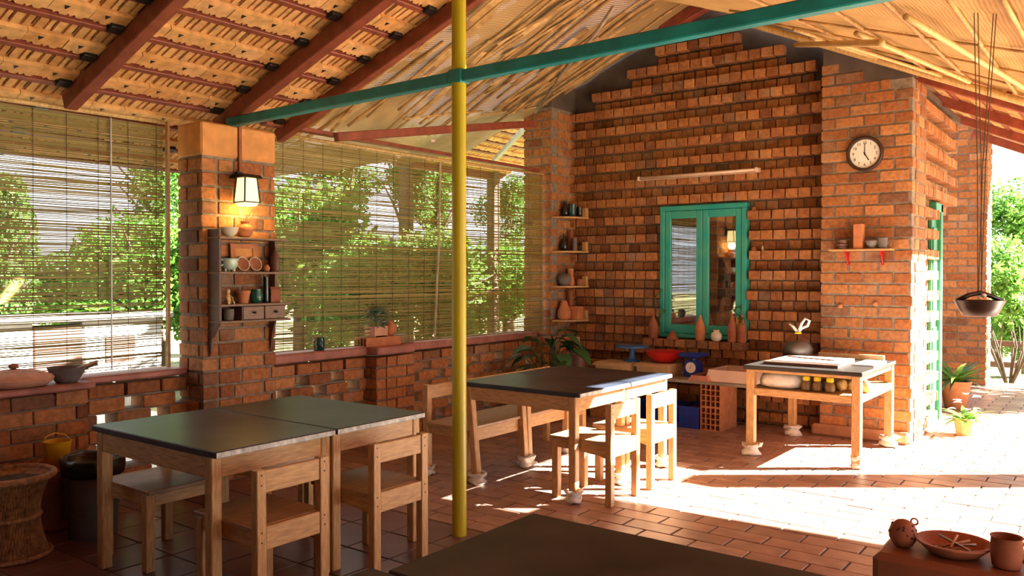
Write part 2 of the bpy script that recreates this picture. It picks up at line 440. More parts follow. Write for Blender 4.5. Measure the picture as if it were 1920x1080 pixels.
TC = {}
def tile_mesh(sx, sy, mat, var):
    k = (round(sx, 3), round(sy, 3), mat.name, var)
    if k not in TC:
        b = MB().cbox(-sx / 2, sx / 2, -sy / 2, sy / 2, -.02, 0, .0025)
        rr = random.Random(var * 7 + 3)
        b.v = [(x + rr.uniform(-.0015, .0015), y + rr.uniform(-.0015, .0015), z) for x, y, z in b.v]
        TC[k] = b.mesh('floor_tile', mat)
    return TC[k]
def build_floor():
    fl = MB().box(-5.35, 1.3, -4, 12.4, -.2, -.005).obj('floor', M('dark_grout', (.11, .075, .06), .95, .3, 20, .3)); tag(fl, kind='structure')
    items = []
    y = 3.62; k = 0
    while y < 12.3:
        x = -5.1 - (.1485 if k % 2 else 0)
        while x < 1.25:
            items.append((x + .1425, y + .0695, .285, .139, TILE)); x += .297
        y += .146; k += 1
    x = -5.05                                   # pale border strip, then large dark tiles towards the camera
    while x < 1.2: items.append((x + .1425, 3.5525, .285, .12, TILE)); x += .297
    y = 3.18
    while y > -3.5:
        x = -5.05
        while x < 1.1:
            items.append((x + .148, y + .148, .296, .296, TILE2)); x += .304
        y -= .304
    def seen(t):
        d = Vector((t[0], t[1], 0)) - CAM; k = d.dot(FWD)
        if k < .5: return False
        u = 960 + 1552 * d.dot(Vector((math.cos(math.radians(37)), math.sin(math.radians(37)), 0))) / k; v = 515 + 1552 * 1.4 / k
        return -40 < u < 1960 and v < 1120
    vis = sorted([t for t in items if seen(t)], key=lambda t: (Vector((t[0], t[1], 0)) - CAM).dot(FWD))
    keep = set(map(id, vis[:300]))
    for t in vis[:300]:
        o = link('floor_tile', tile_mesh(t[2], t[3], t[4], R.randrange(4)), fl, (t[0], t[1], R.uniform(-.0012, .0012)))
        o.rotation_euler = (R.uniform(-.002, .002), R.uniform(-.002, .002), R.uniform(-.004, .004))
    b = MB(); b2 = MB()
    for t in items:
        if id(t) in keep: continue
        (b if t[4] is TILE else b2).cbox(t[0] - t[2] / 2, t[0] + t[2] / 2, t[1] - t[3] / 2, t[1] + t[3] / 2, -.02, R.uniform(-.001, .001), .0025)
    tag(b.obj('paving_tiles', TILE, fl), kind='stuff'); tag(b2.obj('dark_tiles', TILE2, fl), kind='stuff')
build_floor()

# ------------------------------------------------------------------ gable wall of ribbed brick
WX0, WX1, WZ0, WZ1 = -3.835, -2.935, .775, 2.085
def back_wall():
    w = struct('wall_back')
    b = MB()
    b.box(-5.25, WX0, 7.668, 7.80, 0, 3.0); b.box(WX1, -1.6, 7.668, 7.80, 0, 3.0)
    b.box(WX0, WX1, 7.668, 7.80, 0, WZ0); b.box(WX0, WX1, 7.668, 7.80, WZ1, 3.0)
    b.obj('mortar_backing', SLATDK, w)
    MB().prism([(-5.25, 3.0), (-1.6, 3.0), (-1.6, 3.45), (-3.25, 4.45), (-4.18, 4.1), (-5.25, 3.75)], 7.672, 7.80).obj('gable_plaster', PLASTER, w)
    items = []
    for k in range(-7, 13):
        zt = 1.438 + .188 * k
        x0, x1 = {10: (-4.65, -2.30), 11: (-4.23, -2.60), 12: (-3.9, -3.02)}.get(k, (-4.95, -2.215))
        for (front, zc, fl) in ((7.55, zt - .043, 1), (7.652, zt - .137, 0)):
            off = R.uniform(0, .1) if fl == 0 else R.uniform(0, .03)
            z0, z1 = zc - .042, zc + .042
            spans = [(x0, x1)]
            if z0 < WZ1 - .02 and z1 > WZ0 - .02: spans = [(x0, WX0 - .004), (WX1 + .004, x1)]
            for (a, c) in spans:
                for t in run('x', a, c, front, .11, -1, zc, .084, .107 if R.random() > .04 or fl else .225, off, flag=fl): items.append(t)
    lay_bricks(w, items, 300)
    # sill course under the window
    lay_bricks(w, run('x', -3.98, -2.93, 7.475, .18, -1, .722, .075, .107, 0))
back_wall()

def pillar_bricks(x0, x1, yf, y1, xf, z0, z1, top=None, L=.223, left=False):
    items = []; k = 0; z = z0 + .042
    while z + .04 < z1:
        lim = z + .045
        a, c = x0, x1
        if top: a = max(a, top(lim)[0]); c = min(c, top(lim)[1])
        items += run('x', a, c, yf, .11, -1, z, .079, L, (.0 if k % 2 else -.12), joint=.017, flag=0)
        if xf is not None:
            items += run('y', yf + .126, y1, xf, .11, 1, z, .079, L, (-.06 if k % 2 else .12), joint=.017)
        z += .095; k += 1
    return items

def right_pillar():
    p = thing('brick_pillar', 'broad brick pillar carrying the round wall clock', 'pillar')
    MB().box(-2.19, -1.475, 7.41, 7.97, 0, 3.02).obj('mortar_core', SLATDK, p)
    MB().prism([(-2.19, 3.02), (-1.475, 3.02), (-1.475, 3.16), (-2.19, 3.50)], 7.405, 7.97).obj('plaster_head', PLASTER, p)
    MB().cbox(-2.26, -1.47, 7.335, 7.42, 0, .10, .02).obj('plinth', M('brown_plaster', (.36, .17, .09), .9, .2, 8, .2), p)
    items = pillar_bricks(-2.20, -1.465, 7.40, 7.97, -1.465, .0, 3.28, top=lambda z: (-2.2, min(-1.465, -1.465 - max(0, z - 2.95) / .46)))
    lay_bricks(p, [t for t in items if not (t[2] < .10 and t[1] < 7.5)])
right_pillar()

def side_wall():
    w = struct('wall_side')
    MB().box(-1.75, -1.575, 7.97, 8.62, 0, 3.0).box(-1.75, -1.575, 8.62, 9.6, 2.09, 3.0).obj('mortar_backing', SLATDK, w)
    items = []
    for k in range(-7, 9):
        zt = 1.438 + .188 * k
        y1 = 8.62 if zt < 2.1 else 9.58
        items += run('y', 7.975, y1, -1.475, .11, 1, zt - .043, .084, .107, 0, flag=1)
        y1 = 8.60 if zt - .09 < 2.1 else 9.55
        items += run('y', 7.975, y1, -1.568, .11, 1, zt - .137, .084, .107, .03)
    lay_bricks(w, items)
    d = tag(link('door_1', None), kind='structure')
    MB().cbox(-1.60, -1.50, 8.86, 8.95, 0, 2.08, .006).obj('door_post', GREENP, d)
    MB().cbox(-1.60, -1.50, 8.62, 8.95, 2.0, 2.085, .006).obj('door_head', GREENP, d)
    lf = MB().cbox(-1.575, -1.54, 8.63, 8.858, .03, 1.995, .005).obj('door_leaf', GREENP, d)
    MB().cbox(-1.539, -1.528, 8.66, 8.83, .2, .9, .004).cbox(-1.539, -1.528, 8.66, 8.83, 1.0, 1.85, .004).obj('door_panel', GREENP, lf)
side_wall()

def far_pier():
    p = thing('brick_pillar', 'weathered brick pillar beyond the green door post, by the garden', 'pillar')
    MB().box(-2.29, -1.505, 11.91, 12.3, -.15, 3.6).obj('mortar_core', SLATDK, p)
    lay_bricks(p, pillar_bricks(-2.30, -1.495, 11.90, 12.3, -1.495, 0, 3.6))
far_pier()

def inner_room():
    w = struct('wall_room')
    b = MB(); b.box(-5.2, -1.7, 9.6, 9.75, 0, 3.3); b.box(-5.2, -5.05, 7.8, 9.6, 0, 3.3)
    b.obj('room_shell', DARKROOM, w)
    MB().box(-5.3, -1.5, 7.66, 9.9, 3.0, 3.06).obj('room_ceiling', DARKROOM, w)
    for k in range(15):
        MB().cbox(-5.0, -1.75, 9.50, 9.6, .1 + k * .188, .18 + k * .188, .006).obj('brick_rib', BRICK, w)
inner_room()

# ------------------------------------------------------------------ brick pillars along the parapet
def lantern_pillar():
    p = thing('brick_pillar', 'brick pillar carrying the lit lantern and the dark wall shelf', 'pillar')
    MB().box(-5.17, -4.91, 3.13, 3.69, 0, 2.19).obj('mortar_core', SLATDK, p)
    lay_bricks(p, pillar_bricks(-5.18, -4.90, 3.12, 3.70, -4.90, 0, 2.2))
    MB().cbox(-5.18, -4.895, 3.115, 3.40, 2.19, 2.41, .012).obj('plaster_block', ORPLASTER, p)
    MB().cbox(-5.18, -4.895, 3.412, 3.705, 2.19, 2.41, .012).obj('plaster_block', ORPLASTER, p)
    MB().bar((-4.892, 3.406, 2.06), (-4.892, 3.406, 2.41), .022, .016, (1, 0, 0)).obj('conduit', TERRAD, p)
lantern_pillar()
def far_column():
    p = thing('brick_pillar', 'tall brick column beside the corner shelves, at the end of the parapet', 'pillar')
    MB().box(-5.25, -4.91, 7.20, 7.66, 0, 3.16).obj('mortar_core', SLATDK, p)
    MB().prism([(-5.25, 3.16), (-4.905, 3.16), (-4.905, 3.40), (-5.25, 3.24)], 7.20, 7.66).obj('plaster_head', PLASTER, p)
    lay_bricks(p, pillar_bricks(-5.26, -4.90, 7.19, 7.66, -4.90, 0, 3.2))
far_column()

# ------------------------------------------------------------------ low perforated wall
def parapet():
    w = struct('wall_left')
    items = []; bed = MB()
    for (y0, y1, ph) in ((2.42, 3.12, .05), (3.70, 4.75, .1), (5.20, 7.19, .0)):
        for k in range(8):
            zc = .042 + k * .0905
            if k in (0, 7): items += run('y', y0, y1, -5.09, .16, 1, zc, .076, .222, ph, joint=.018)
            else: items += run('y', y0, y1, -5.09, .16, 1, zc, .079, .222, ph + (.175 if k % 2 else 0), joint=.012, gap=.115)
        for k in range(1, 8): bed.box(-5.245, -5.10, y0, y1, k * .0905 - .0085, k * .0905 + .003)
        MB().cbox(-5.31, -5.075, y0, y1, .732, .80 if y0 > 3 else .775, .01).obj('coping', COPING, w)
    bed.obj('mortar_bed', SLATDK, w)
    # solid piers in the low wall
    MB().box(-5.29, -5.00, .2, 2.41, 0, .70).obj('mortar_core', SLATDK, w)
    for k in range(8): items += run('y', .2, 2.415, -4.985, .11, 1, .042 + k * .0905, .079, .228, .12 * (k % 2))
    MB().cbox(-5.33, -4.94, .2, 2.44, .722, .762, .01).obj('coping', COPING, w)
    MB().box(-5.29, -4.99, 4.76, 5.19, 0, .70).obj('mortar_core', SLATDK, w)
    for k in range(8):
        items += run('x', -5.28, -4.97, 4.75, .11, -1, .042 + k * .0905, .079, .228, .12 * (k % 2))
        items += run('y', 4.868, 5.20, -4.97, .11, 1, .042 + k * .0905, .079, .228, .12 * (k % 2))
    MB().cbox(-5.31, -4.96, 4.75, 5.20, .735, .80, .01).obj('coping', COPING, w)
    lay_bricks(w, items)
parapet()

# ------------------------------------------------------------------ roofs
def roof_tile_mesh():
    b = MB()
    b.box(0, .285, .002, .198, -.012, 0)
    for y, w in ((.004, .030), (.052, .040), (.108, .022), (.142, .040)):   # raised ribs under the tile
        b.box(.140, .268, y, y + w, 0, .013)
    b.box(.150, .200, .095, .101, 0, .0015, 1); b.box(.210, .262, .095, .101, 0, .0015, 1)  # black strips painted for the dark slots between ribs
    b.box(.150, .262, .190, .196, 0, .0015, 1)
    lip = [(.128, .001), (.128, .199), (.050, .199), (.050, .175), (.036, .165), (.052, .150), (.034, .135), (.034, .105), (.050, .098), (.032, .085), (.050, .068), (.034, .055), (.034, .03), (.05, .02), (.05, .001)]
    b.prism(lip, .0, .030, axis='z')
    b.prism([(.106, .114), (.106, .144), (.076, .129)], .0295, .0312, axis='z', mi=1)  # black triangle painted for the dark of a small hole
    b.v = [(x * 1.17, y * 1.04, z) for x, y, z in b.v]
    return b.mesh('roof_tile', [RTILE, BLACK])
RT = roof_tile_mesh()
def tile_field(parent, org, es, eb, rows, cols, s0, keep=True):
    es = Vector(es).normalized(); eb = Vector(eb).normalized(); n = es.cross(eb).normalized()
    mt = Matrix((es, eb, n)).transposed().to_4x4()
    for i in range(rows):
        for j in range(cols):
            p = Vector(org) + es * (s0 + i * .316) + eb * (j * .208)
            o = link('roof_tile', RT, parent); o.matrix_local = Matrix.Translation(p + n * R.uniform(-.003, .003)) @ mt @ Matrix.Rotation(R.uniform(-.012, .012), 4, 'Z')
    return es, eb, n
def tiled_roof():
    c = tag(link('ceiling', None), kind='structure')
    SL = .35; e = Vector((1, 0, SL)).normalized(); dn = Vector((e.z, 0, -e.x)); O = Vector((-5.05, 0, 2.545))
    tile_field(c, O + Vector((0, 4.02, 0)), e, (0, -1, 0), 10, 16, -.96)
    dk = MB()
    for (p, q, y0, y1) in ((O + e * -1.0, O + e * 2.35, -3.6, 4.03),):
        pts = [p - dn * .03, q - dn * .03, q - dn * .06, p - dn * .06]
        dk.prism([(v.x, v.z) for v in pts], y0, y1)
    dk.prism([(-2.95, 3.30), (-.28, 2.60), (-.28, 2.63), (-2.95, 3.33)], -3.6, 3.95)
    dk.obj('roof_deck', TERRAD, c)
    for i in range(10):
        p = O + e * (-.96 + i * .316 + .005) + dn * .019
        MB().bar((p.x, .8, p.z), (p.x, 4.0, p.z), .04, .034, up=dn, c=.004).obj('batten', REDWOOD, c)
        for y in (2.38, 3.39, 3.90):
            q = O + e * (-.96 + i * .316 + .045) + dn * .035
            MB().bar((q.x, y - .12, q.z), (q.x, y - .045, q.z), .06, .035, up=dn, c=.002).obj('dark_block', BLACK, c)  # small black blocks where battens meet rafters
    for y, w in ((1.30, .08), (2.38, .08), (3.39, .085), (3.90, .06)):
        p = O + e * -.10 + dn * .085; q = O + e * 2.3 + dn * .085
        MB().bar((p.x, y, p.z), (q.x, y, q.z), w, .10, up=dn, c=.006).obj('rafter', REDWOOD, c)
    MB().cbox(-5.10, -5.02, 3.72, 7.15, 2.485, 2.515, .004).obj('wall_plate', REDWOOD, c)
    # rafter by the gable, sloping eave beam
    MB().bar((-3.72, 7.36, 3.78), (-3.05, 7.36, 4.02), .09, .11, c=.006).obj('rafter', REDWOOD, c)
    MB().bar((-5.00, 4.35, 2.475), (-4.97, 6.98, 2.957), .06, .07, c=.006).obj('eave_beam', REDWOOD, c)
    # tiled slope past the clock pillar, over the door
    e2 = Vector((-1, 0, .46)).normalized(); n2 = e2.cross(Vector((0, 1, 0)))
    O2 = Vector((-.30, 7.48, 2.60))
    tile_field(c, O2, e2, (0, 1, 0), 5, 17, -.1)
    MB().prism([(-.28, 2.66), (-1.62, 3.275), (-1.62, 3.30), (-.28, 2.69)], 7.45, 12.6).obj('roof_deck', TERRAD, c)
    for y in (7.62, 8.9, 10.2, 11.5):
        MB().bar(O2 + Vector((0, y - 7.48, 0)) + n2 * .07, O2 + e2 * 1.42 + Vector((0, y - 7.48, 0)) + n2 * .07, .07, .09, c=.005).obj('rafter', REDWOOD, c)
    for i in range(5):
        p = O2 + e2 * (i * .316 - .09) + n2 * .02
        MB().bar((p.x, 7.48, p.z), (p.x, 11.1, p.z), .04, .034, up=n2, c=.004).obj('batten', REDWOOD, c)
tiled_roof()
def unseen_blockers():
    v = tag(link('unseen_shade', None), kind='structure')  # out-of-view roof, walls and posts, added to shape sun and shade
    MB().prism([(-.47, 2.70), (4.2, 2.40), (4.2, 2.46), (-.47, 2.76)], -3.6, 6.50).prism([(.64, 2.63), (4.2, 2.40), (4.2, 2.46), (.64, 2.69)], 6.50, 7.06).obj('unseen_shade_roof', TERRAD, v)  # unseen roof, notched to steer where the sun falls
    MB().box(-5.4, 4.2, -3.75, -3.6, 0, 3.4).obj('unseen_shade_wall', DARKROOM, v)  # unseen wall added to shut out light behind the camera
    MB().box(-5.35, -5.2, -3.6, .2, 0, 2.5).obj('unseen_shade_wall', DARKROOM, v)  # unseen wall added to shut out light past the parapet end
    MB().box(1.7, 1.85, -3.6, .3, -.1, 2.55).obj('unseen_shade_wall', DARKROOM, v)  # unseen wall added to darken the area near the camera
    MB().cbox(1.05, 1.33, 7.77, 8.05, -.1, 2.72, .02).obj('unseen_post', ORPLASTER, v)  # unseen post, placed and sized for its shadow band on the floor
    MB().cbox(3.9, 4.1, 6.8, 7.0, -.1, 2.42, .02).obj('unseen_post', ORPLASTER, v)  # unseen support for the added roof
unseen_blockers()
def outer_eave():
    o = thing('eave_roof', 'small tiled eave roof outside, seen past the brick column', 'roof', (0, 0, 0))
    e = Vector((1, 0, .26)).normalized(); eb = Vector((0, -1, 0)); n = e.cross(eb)
    O = Vector((-7.9, 10.3, 2.98))
    tile_field(o, O, e, eb, 7, 11, 0)
    for i in range(7):
        p = O + e * (i * .316 + .005) + n * .02; q = p + eb * 2.4
        MB().bar(p, q, .045, .04, up=n).obj('batten', REDWOOD, o)
    MB().bar((-6.9, 8.75, 2.93), (-5.35, 7.62, 3.22), .05, .05).obj('strut', GALV, o)
    MB().bar(O + n * .05 - e * .03, O + eb * 2.4 + n * .05 - e * .03, .05, .14, up=n).obj('fascia', REDWOOD, o)
    for y in (9.9, 8.0): MB().cbox(-7.95, -7.8, y, y + .15, -.17, 3.0, .01).obj('eave_post', BARK, o)
outer_eave()

# ------------------------------------------------------------------ mats under the roof
def sm(a, b, t): t = max(0, min(1, (t - a) / (b - a))); return t * t * (3 - 2 * t)
EAVE = [(3.9, 2.53), (4.5, 2.59), (5.65, 2.82), (6.23, 2.92), (6.84, 3.05), (7.2, 3.16), (7.6, 3.40)]
def eave_z(y):
    for (a, za), (b, zb) in zip(EAVE, EAVE[1:]):
        if y <= b: return za + (zb - za) * max(0, (y - a) / (b - a))
    return EAVE[-1][1]
def mat_left_z(x, y):
    t = max(0, min(1, (y - 3.9) / 3.6)); we = (eave_z(y) - 2.53) / .87
    k = max(0, min(1, (x + 5.05) / 1.6)); w = we * (1 - k) + (t ** .8) * k
    z3 = 2.53 + .34 * (x + 5.05); zb = 3.40 + .36 * (x + 5.05)
    return z3 + (zb - z3) * w
def mat_right_z(x, y):
    s = .22 + .24 * max(0, min(1, (y - 3.9) / 3.5))
    return 2.59 + (-.3 - x) * s
def draped(name, f, x0, x1, y0, y1, nx, ny, mat, label, sag=.02):
    b = MB(); b.uv = []
    for i in range(nx + 1):
        for j in range(ny + 1):
            x = x0 + (x1 - x0) * i / nx; y = y0 + (y1 - y0) * j / ny
            z = f(x, y) + sag * mnoise.noise((x * 2.2, y * 2.2, 3)) + sag * .5 * mnoise.noise((x * 6, y * 6, 1))
            b.v.append((x, y, z)); b.uv.append((x, y))
    for i in range(nx):
        for j in range(ny):
            a = i * (ny + 1) + j; b.f.append((a, a + ny + 1, a + ny + 2, a + 1)); b.m.append(0)
    return tag(b.obj(name, mat, smooth=True), label, 'mat')
ml = draped('bamboo_mat', mat_left_z, -6.05, -3.15, 3.93, 7.66, 60, 72, MATL, 'sagging woven bamboo mat beside the tiled roof, pricked with daylight', .03)
mr = draped('bamboo_mat', mat_right_z, -3.55, -.30, 3.90, 7.60, 50, 56, MATR, 'golden woven mat under the roof slope above the wall clock', .02)
def on_surf(f, pts, off): return [(x, y, f(x, y) - off) for x, y in pts]
def seg(p, q, n=8): return [(p[0] + (q[0] - p[0]) * i / n, p[1] + (q[1] - p[1]) * i / n) for i in range(n + 1)]
for i in range(19):                                        # split bamboo laid up the slope of the first mat
    y = 4.08 + i * .18 + R.uniform(-.06, .06); dy = R.uniform(-.14, .22)
    x0 = -5.15 + R.uniform(-.2, .5); x1 = R.choice((-3.25, -3.3, -3.9))
    MB().tube(on_surf(mat_left_z, seg((x0, y), (x1, y + dy), 10), .028), R.uniform(.009, .017), 6).obj('bamboo_strip', STRIP, ml, smooth=True)
for i in range(26):                                        # loose slats lying askew on it
    x = R.uniform(-5.1, -3.7); y = R.uniform(4.1, 7.1); L = R.uniform(.4, 1.1); o_ = R.uniform(.02, .06); wd = R.uniform(.02, .085)
    pts = on_surf(mat_left_z, seg((x, y), (min(-3.25, x + L * .8), y + R.uniform(-.2, .4)), 6), o_)
    b = MB()
    for p, q in zip(pts, pts[1:]): b.bar(p, q, wd, .004)
    b.obj('palm_slat', STRIP, ml)
for y0, dy in ((5.05, .3), (6.1, .2)):
    MB().tube(on_surf(mat_left_z, seg((-4.95, y0), (-4.9, y0 + 1.0), 8), .03), .01, 6).obj('bamboo_strip', STRIP, ml, smooth=True)
MB().tube([(-4.98, 7.02, 3.08), (-4.3, 6.5, 3.3), (-3.6, 5.95, 3.42), (-3.3, 5.7, 3.5)], .017, 8).obj('bamboo_prop', GREYBAM, ml, smooth=True)
# second mat: poles and strips
def rpole(p, q, r, mat=BAMBOO, off=.03, name='bamboo_pole'):
    pts = on_surf(mat_right_z, seg(p, q, 10), off + r)
    if r > .013:
        a, c = Vector(pts[0]), Vector(pts[-1]); dz = min(0, min(v[2] - (a.z + (c.z - a.z) * i / 10) for i, v in enumerate(pts)))
        pts = [tuple(a + (c - a) * i / 10 + Vector((0, 0, dz))) for i in range(11)]
    MB().tube(pts, r, 8).obj(name, mat, mr, smooth=True)
rpole((-2.95, 7.34), (-.35, 7.36), .030); rpole((-2.6, 7.44), (-.4, 7.44), .02)
rpole((-2.4, 7.30), (-1.17, 5.05), .022, off=.06); rpole((-1.40, 5.4), (-1.02, 7.1), .018)
rpole((-2.05, 6.6), (-1.72, 7.35), .016); rpole((-1.95, 5.9), (-1.25, 7.32), .014)
rpole((-.95, 4.6), (-.55, 6.9), .018)
for y in (5.35, 6.05, 6.7): rpole((-2.2, y), (-.35, y + R.uniform(-.2, .2)), .008, STRIP, .012, 'bamboo_strip')
for x in (-1.75, -1.35, -1.0, -.7, -.48): rpole((x, 4.2), (x + R.uniform(-.05, .05), 7.3), .012, STRIP, .008, 'bamboo_strip')

# ------------------------------------------------------------------ frame members in the open
MB().lathe([(.0385, 0), (.0385, 3.1)], 20, (-2.894, 3.37, 0)).obj('support_pole', YELLOW, smooth=40)
pole = bpy.data.objects['support_pole']; tag(pole, 'yellow painted steel pole standing between the two table groups', 'pole')
tb = thing('tie_beam', 'teal painted steel tie beam crossing overhead from pillar to pole', 'beam')
MB().bar((-4.96, 3.37, 2.437), (-.25, 3.37, 2.475), .06, .062, c=.006).obj('beam_tube', TEAL, tb)
MB().cbox(-2.937, -2.851, 3.33, 3.41, 2.418, 2.49, .004).obj('clamp', TEAL, tb)

# ------------------------------------------------------------------ bamboo blinds
def blind(name, label, y0, y1, x0, x1, zt, zb, pitch, open_low, seed, edge=True):
    rr = random.Random(seed)
    t = thing(name, label, 'blind', (0, 0, 0))
    n = int((y1 - y0) / .09); b = MB()
    X = lambda y: x0 + (x1 - x0) * (y - y0) / (y1 - y0)
    z = zt - .03; k = 0
    while z > zb:
        h = rr.uniform(.0048, .0098)
        thick = .0016
        ph = rr.uniform(0, 50); tilt = rr.uniform(-.002, .002)
        s0 = 0 if rr.random() > .04 else rr.randrange(n // 2); s1 = n if rr.random() > .04 else n - rr.randrange(n // 3)
        vs = []; fs = []
        for i in range(s0, s1 + 1):
            y = y0 + (y1 - y0) * i / n
            dz = .006 * mnoise.noise((y * 1.7, ph, 0)) + tilt * (i / n - .5) * 2 - .012 * math.sin((y - y0) / (y1 - y0) * math.pi) * (.5 + .5 * mnoise.noise((0, k * .05, seed)))
            x = X(y) + .004 * mnoise.noise((y * 2, z * 2, seed)) - .02 * math.sin((y - y0) * 1.1) * (zt - z) / 1.6
            vs += [(x, y, z + dz - h / 2), (x + thick, y, z + dz - h / 2), (x + thick, y, z + dz + h / 2), (x, y, z + dz + h / 2)]
        m = s1 - s0
        for i in range(m):
            o = i * 4
            for q in range(4): fs.append((o + q, o + (q + 1) % 4, o + 4 + (q + 1) % 4, o + 4 + q))
        fs += [(0, 1, 2, 3), (m * 4 + 3, m * 4 + 2, m * 4 + 1, m * 4)]
        if m > 1: b.add(vs, fs)
        f = (zt - z) / (zt - zb)
        gap = pitch * rr.uniform(.75, 1.25) * (1 + (open_low * .9 if f > .72 else 0) * rr.choice((0, 0, 1, 1.5)))
        z -= gap; k += 1
    tag(b.obj('slat_curtain', SLAT, t), kind='stuff')
    ncord = int((y1 - y0) / .19)
    for i in range(ncord + 1):
        y = y0 + .05 + (y1 - y0 - .1) * i / ncord
        MB().tube([(X(y) + .006 - .02 * math.sin((y - y0) * 1.1) * f, y, zt - (zt - zb) * f) for f in (0, .33, .66, 1)], .0016, 5).obj('cord', CABLE, t)
    MB().tube([(X(y0) + .01, y0, zt), (X((y0 + y1) / 2) + .01, (y0 + y1) / 2, zt - .012), (X(y1) + .01, y1, zt)], .014, 8).obj('head_rod', BAMBOO, t, smooth=True)
    return t
blind('bamboo_blind', 'olive bamboo slat blind between the picture edge and the lantern pillar', 1.0, 3.02, -5.19, -5.19, 2.415, .785, .0098, 1.0, 3)
blind('bamboo_blind', 'long olive bamboo slat blind between the lantern pillar and the far column', 3.72, 7.165, -5.16, -5.0, 2.455, .815, .0106, 0.0, 5)
bl = [o for o in bpy.data.objects if o.name.startswith('bamboo_blind')][0]
MB().tube([(-5.175, 2.66, 2.39), (-5.175, 2.655, .80)], .006, 6).obj('pull_cord', GALV, bl)
bl2 = [o for o in bpy.data.objects if o.name.startswith('bamboo_blind')][1]
MB().tube([(-5.05, 5.62, 2.42), (-5.04, 5.585, 1.6), (-5.05, 5.54, .83)], .009, 6).obj('bamboo_stay', GREYBAM, bl2)
MB().tube([(-5.07, 6.50, 2.42), (-5.06, 6.50, .83)], .006, 6).obj('pull_cord', GREYBAM, bl2)
MB().bar((-5.17, 3.035, .78), (-5.17, 3.04, 2.42), .018, .03, (1, 0, 0)).obj('side_batten', PINE, bl)

# ------------------------------------------------------------------ furniture
def wrap(parent, x, y, r=.055, h=.075):
    """rag tied round the foot of a leg"""
    b = MB(); n = 12
    prof = [(r * .75, 0), (r * 1.05, .012), (r * .95, h * .35), (r * .62, h * .55), (r * .95, h * .78), (r * 1.15, h), (r * .8, h * .97)]
    b.lathe(prof, n, (x, y, .001), jit=.22)
    b.obj('foot_wrap', CLOTH, parent, smooth=True)

def table(label, x0, y0, w, d, h=.68, top=SLATE, wraps=(), leg=.05, overhang=.035, group='black topped work tables', tilt=None):
    t = thing('work_table', label, 'table', (x0, y0, 0), 0, group)
    tp = MB().cbox(0, w, 0, d, h - .028, h, .004).obj('table_top', top, t)
    MB().cbox(w - .0005, w + .003, .004, d - .004, h - .026, h - .004, .001).obj('chipped_edge', CHIP, tp)
    o = overhang; ap = .09; zt = h - .028
    v = .004
    legs = [(o, v), (w - o - leg, v), (o, d - v - leg), (w - o - leg, d - v - leg)]
    for i, (lx, ly) in enumerate(legs):
        b = MB().cbox(lx, lx + leg, ly, ly + leg, 0, zt, .004)
        if tilt and i in tilt: b.v = [(x + tilt[i][0] * (1 - z / zt), y + tilt[i][1] * (1 - z / zt), z) for x, y, z in b.v]
        b.obj('leg', PINE, t)
        if i in wraps:
            dx, dy = tilt[i] if tilt and i in tilt else (0, 0)
            wrap(t, lx + leg / 2 + dx, ly + leg / 2 + dy)
    MB().cbox(o + leg, w - o - leg, v + .004, v + .028, zt - ap, zt, .003).obj('apron', PINEX, t)
    MB().cbox(o + leg, w - o - leg, d - v - .028, d - v - .004, zt - ap, zt, .003).obj('apron', PINEX, t)
    MB().cbox(o + .004, o + .028, v + leg, d - v - leg, zt - ap, zt, .003).obj('apron', PINEY, t)
    ra = MB().cbox(w - o - .028, w - o - .004, v + leg, d - v - leg, zt - ap, zt, .003).obj('apron', PINEY, t)
    b = MB()
    for yy in (.09, .11, d - .11): b.lathe([(.003, 0), (.003, .002)], 6, (0, 0, 0))
    return t
table('black slate table beside the rubbish bin, smoky smears on its top', -3.985, 1.945, 1.015, .632, top=SLATE)
table('greenish slate table joined to the bin-side table, nearer the yellow pole', -3.985, 2.585, 1.015, .60, top=SLATEG)
table('black slate table behind the yellow pole with rags tied on its feet', -3.64, 4.245, .955, .63, top=SLATE, wraps=(0, 1, 2, 3), tilt={0: (.07, 0), 2: (.03, .02)})
table('black slate table with rag-tied feet, closest to the low counter of trays', -3.64, 4.885, .955, .61, top=SLATE, wraps=(0, 1, 2, 3), tilt={0: (.03, 0)})
table('brown dusty slate table top at the bottom edge of the picture', -1.45, 1.42, 1.25, .61, top=SLATEB)
table('brown dusty slate table cut off by the picture bottom, behind a seam', -1.50, .80, 1.25, .61, top=SLATEB)

def make_chair(label):
    t = thing('wooden_chair', label, 'chair', (0, 0, 0), 0, 'low pine chairs at the tables')
    W2, D, sh, H = .365, .43, .39, .62
    for y in (0, W2 - .045):
        p = MB().cbox(-.042, 0, y, y + .045, 0, H, .003).obj('leg', PINE, t)
        b = MB()
        for z in (H - .02, H - .06, sh - .02, sh - .06):
            b.cbox(-.001, .0012, y + .018, y + .025, z - .0035, z + .0035, .0006)
        b.obj('screw_heads', BLACK, p)
        o = MB().cbox(-D, -D + .045, y, y + .045, 0, sh - .022, .003).obj('leg', PINE, t)
    MB().cbox(-D - .02, -.03, 0, W2, sh - .022, sh, .004).obj('seat', SEAT, t)
    MB().cbox(-.030, -.006, .045, W2 - .045, H - .095, H - .004, .003).obj('top_rail', PINEY, t)
    MB().cbox(-.028, -.004, .045, W2 - .045, sh - .095, sh - .001, .003).obj('back_rail', PINEY, t)
    for y in (.004, W2 - .026):
        MB().prism([(-D + .045, sh - .022), (-.042, sh - .022), (-.042, sh - .10), (-.10, sh - .085), (-D + .10, sh - .07), (-D + .045, sh - .07)], y, y + .022).obj('side_apron', PINEX, t)
    MB().cbox(-D + .004, -D + .028, .045, W2 - .045, sh - .082, sh - .022, .003).obj('front_apron', PINEY, t)
    return t
ch = make_chair('pine chair at the bin-side slate table, its back rail turned to the picture corner')
ch.location = (-2.77, 1.999, 0)
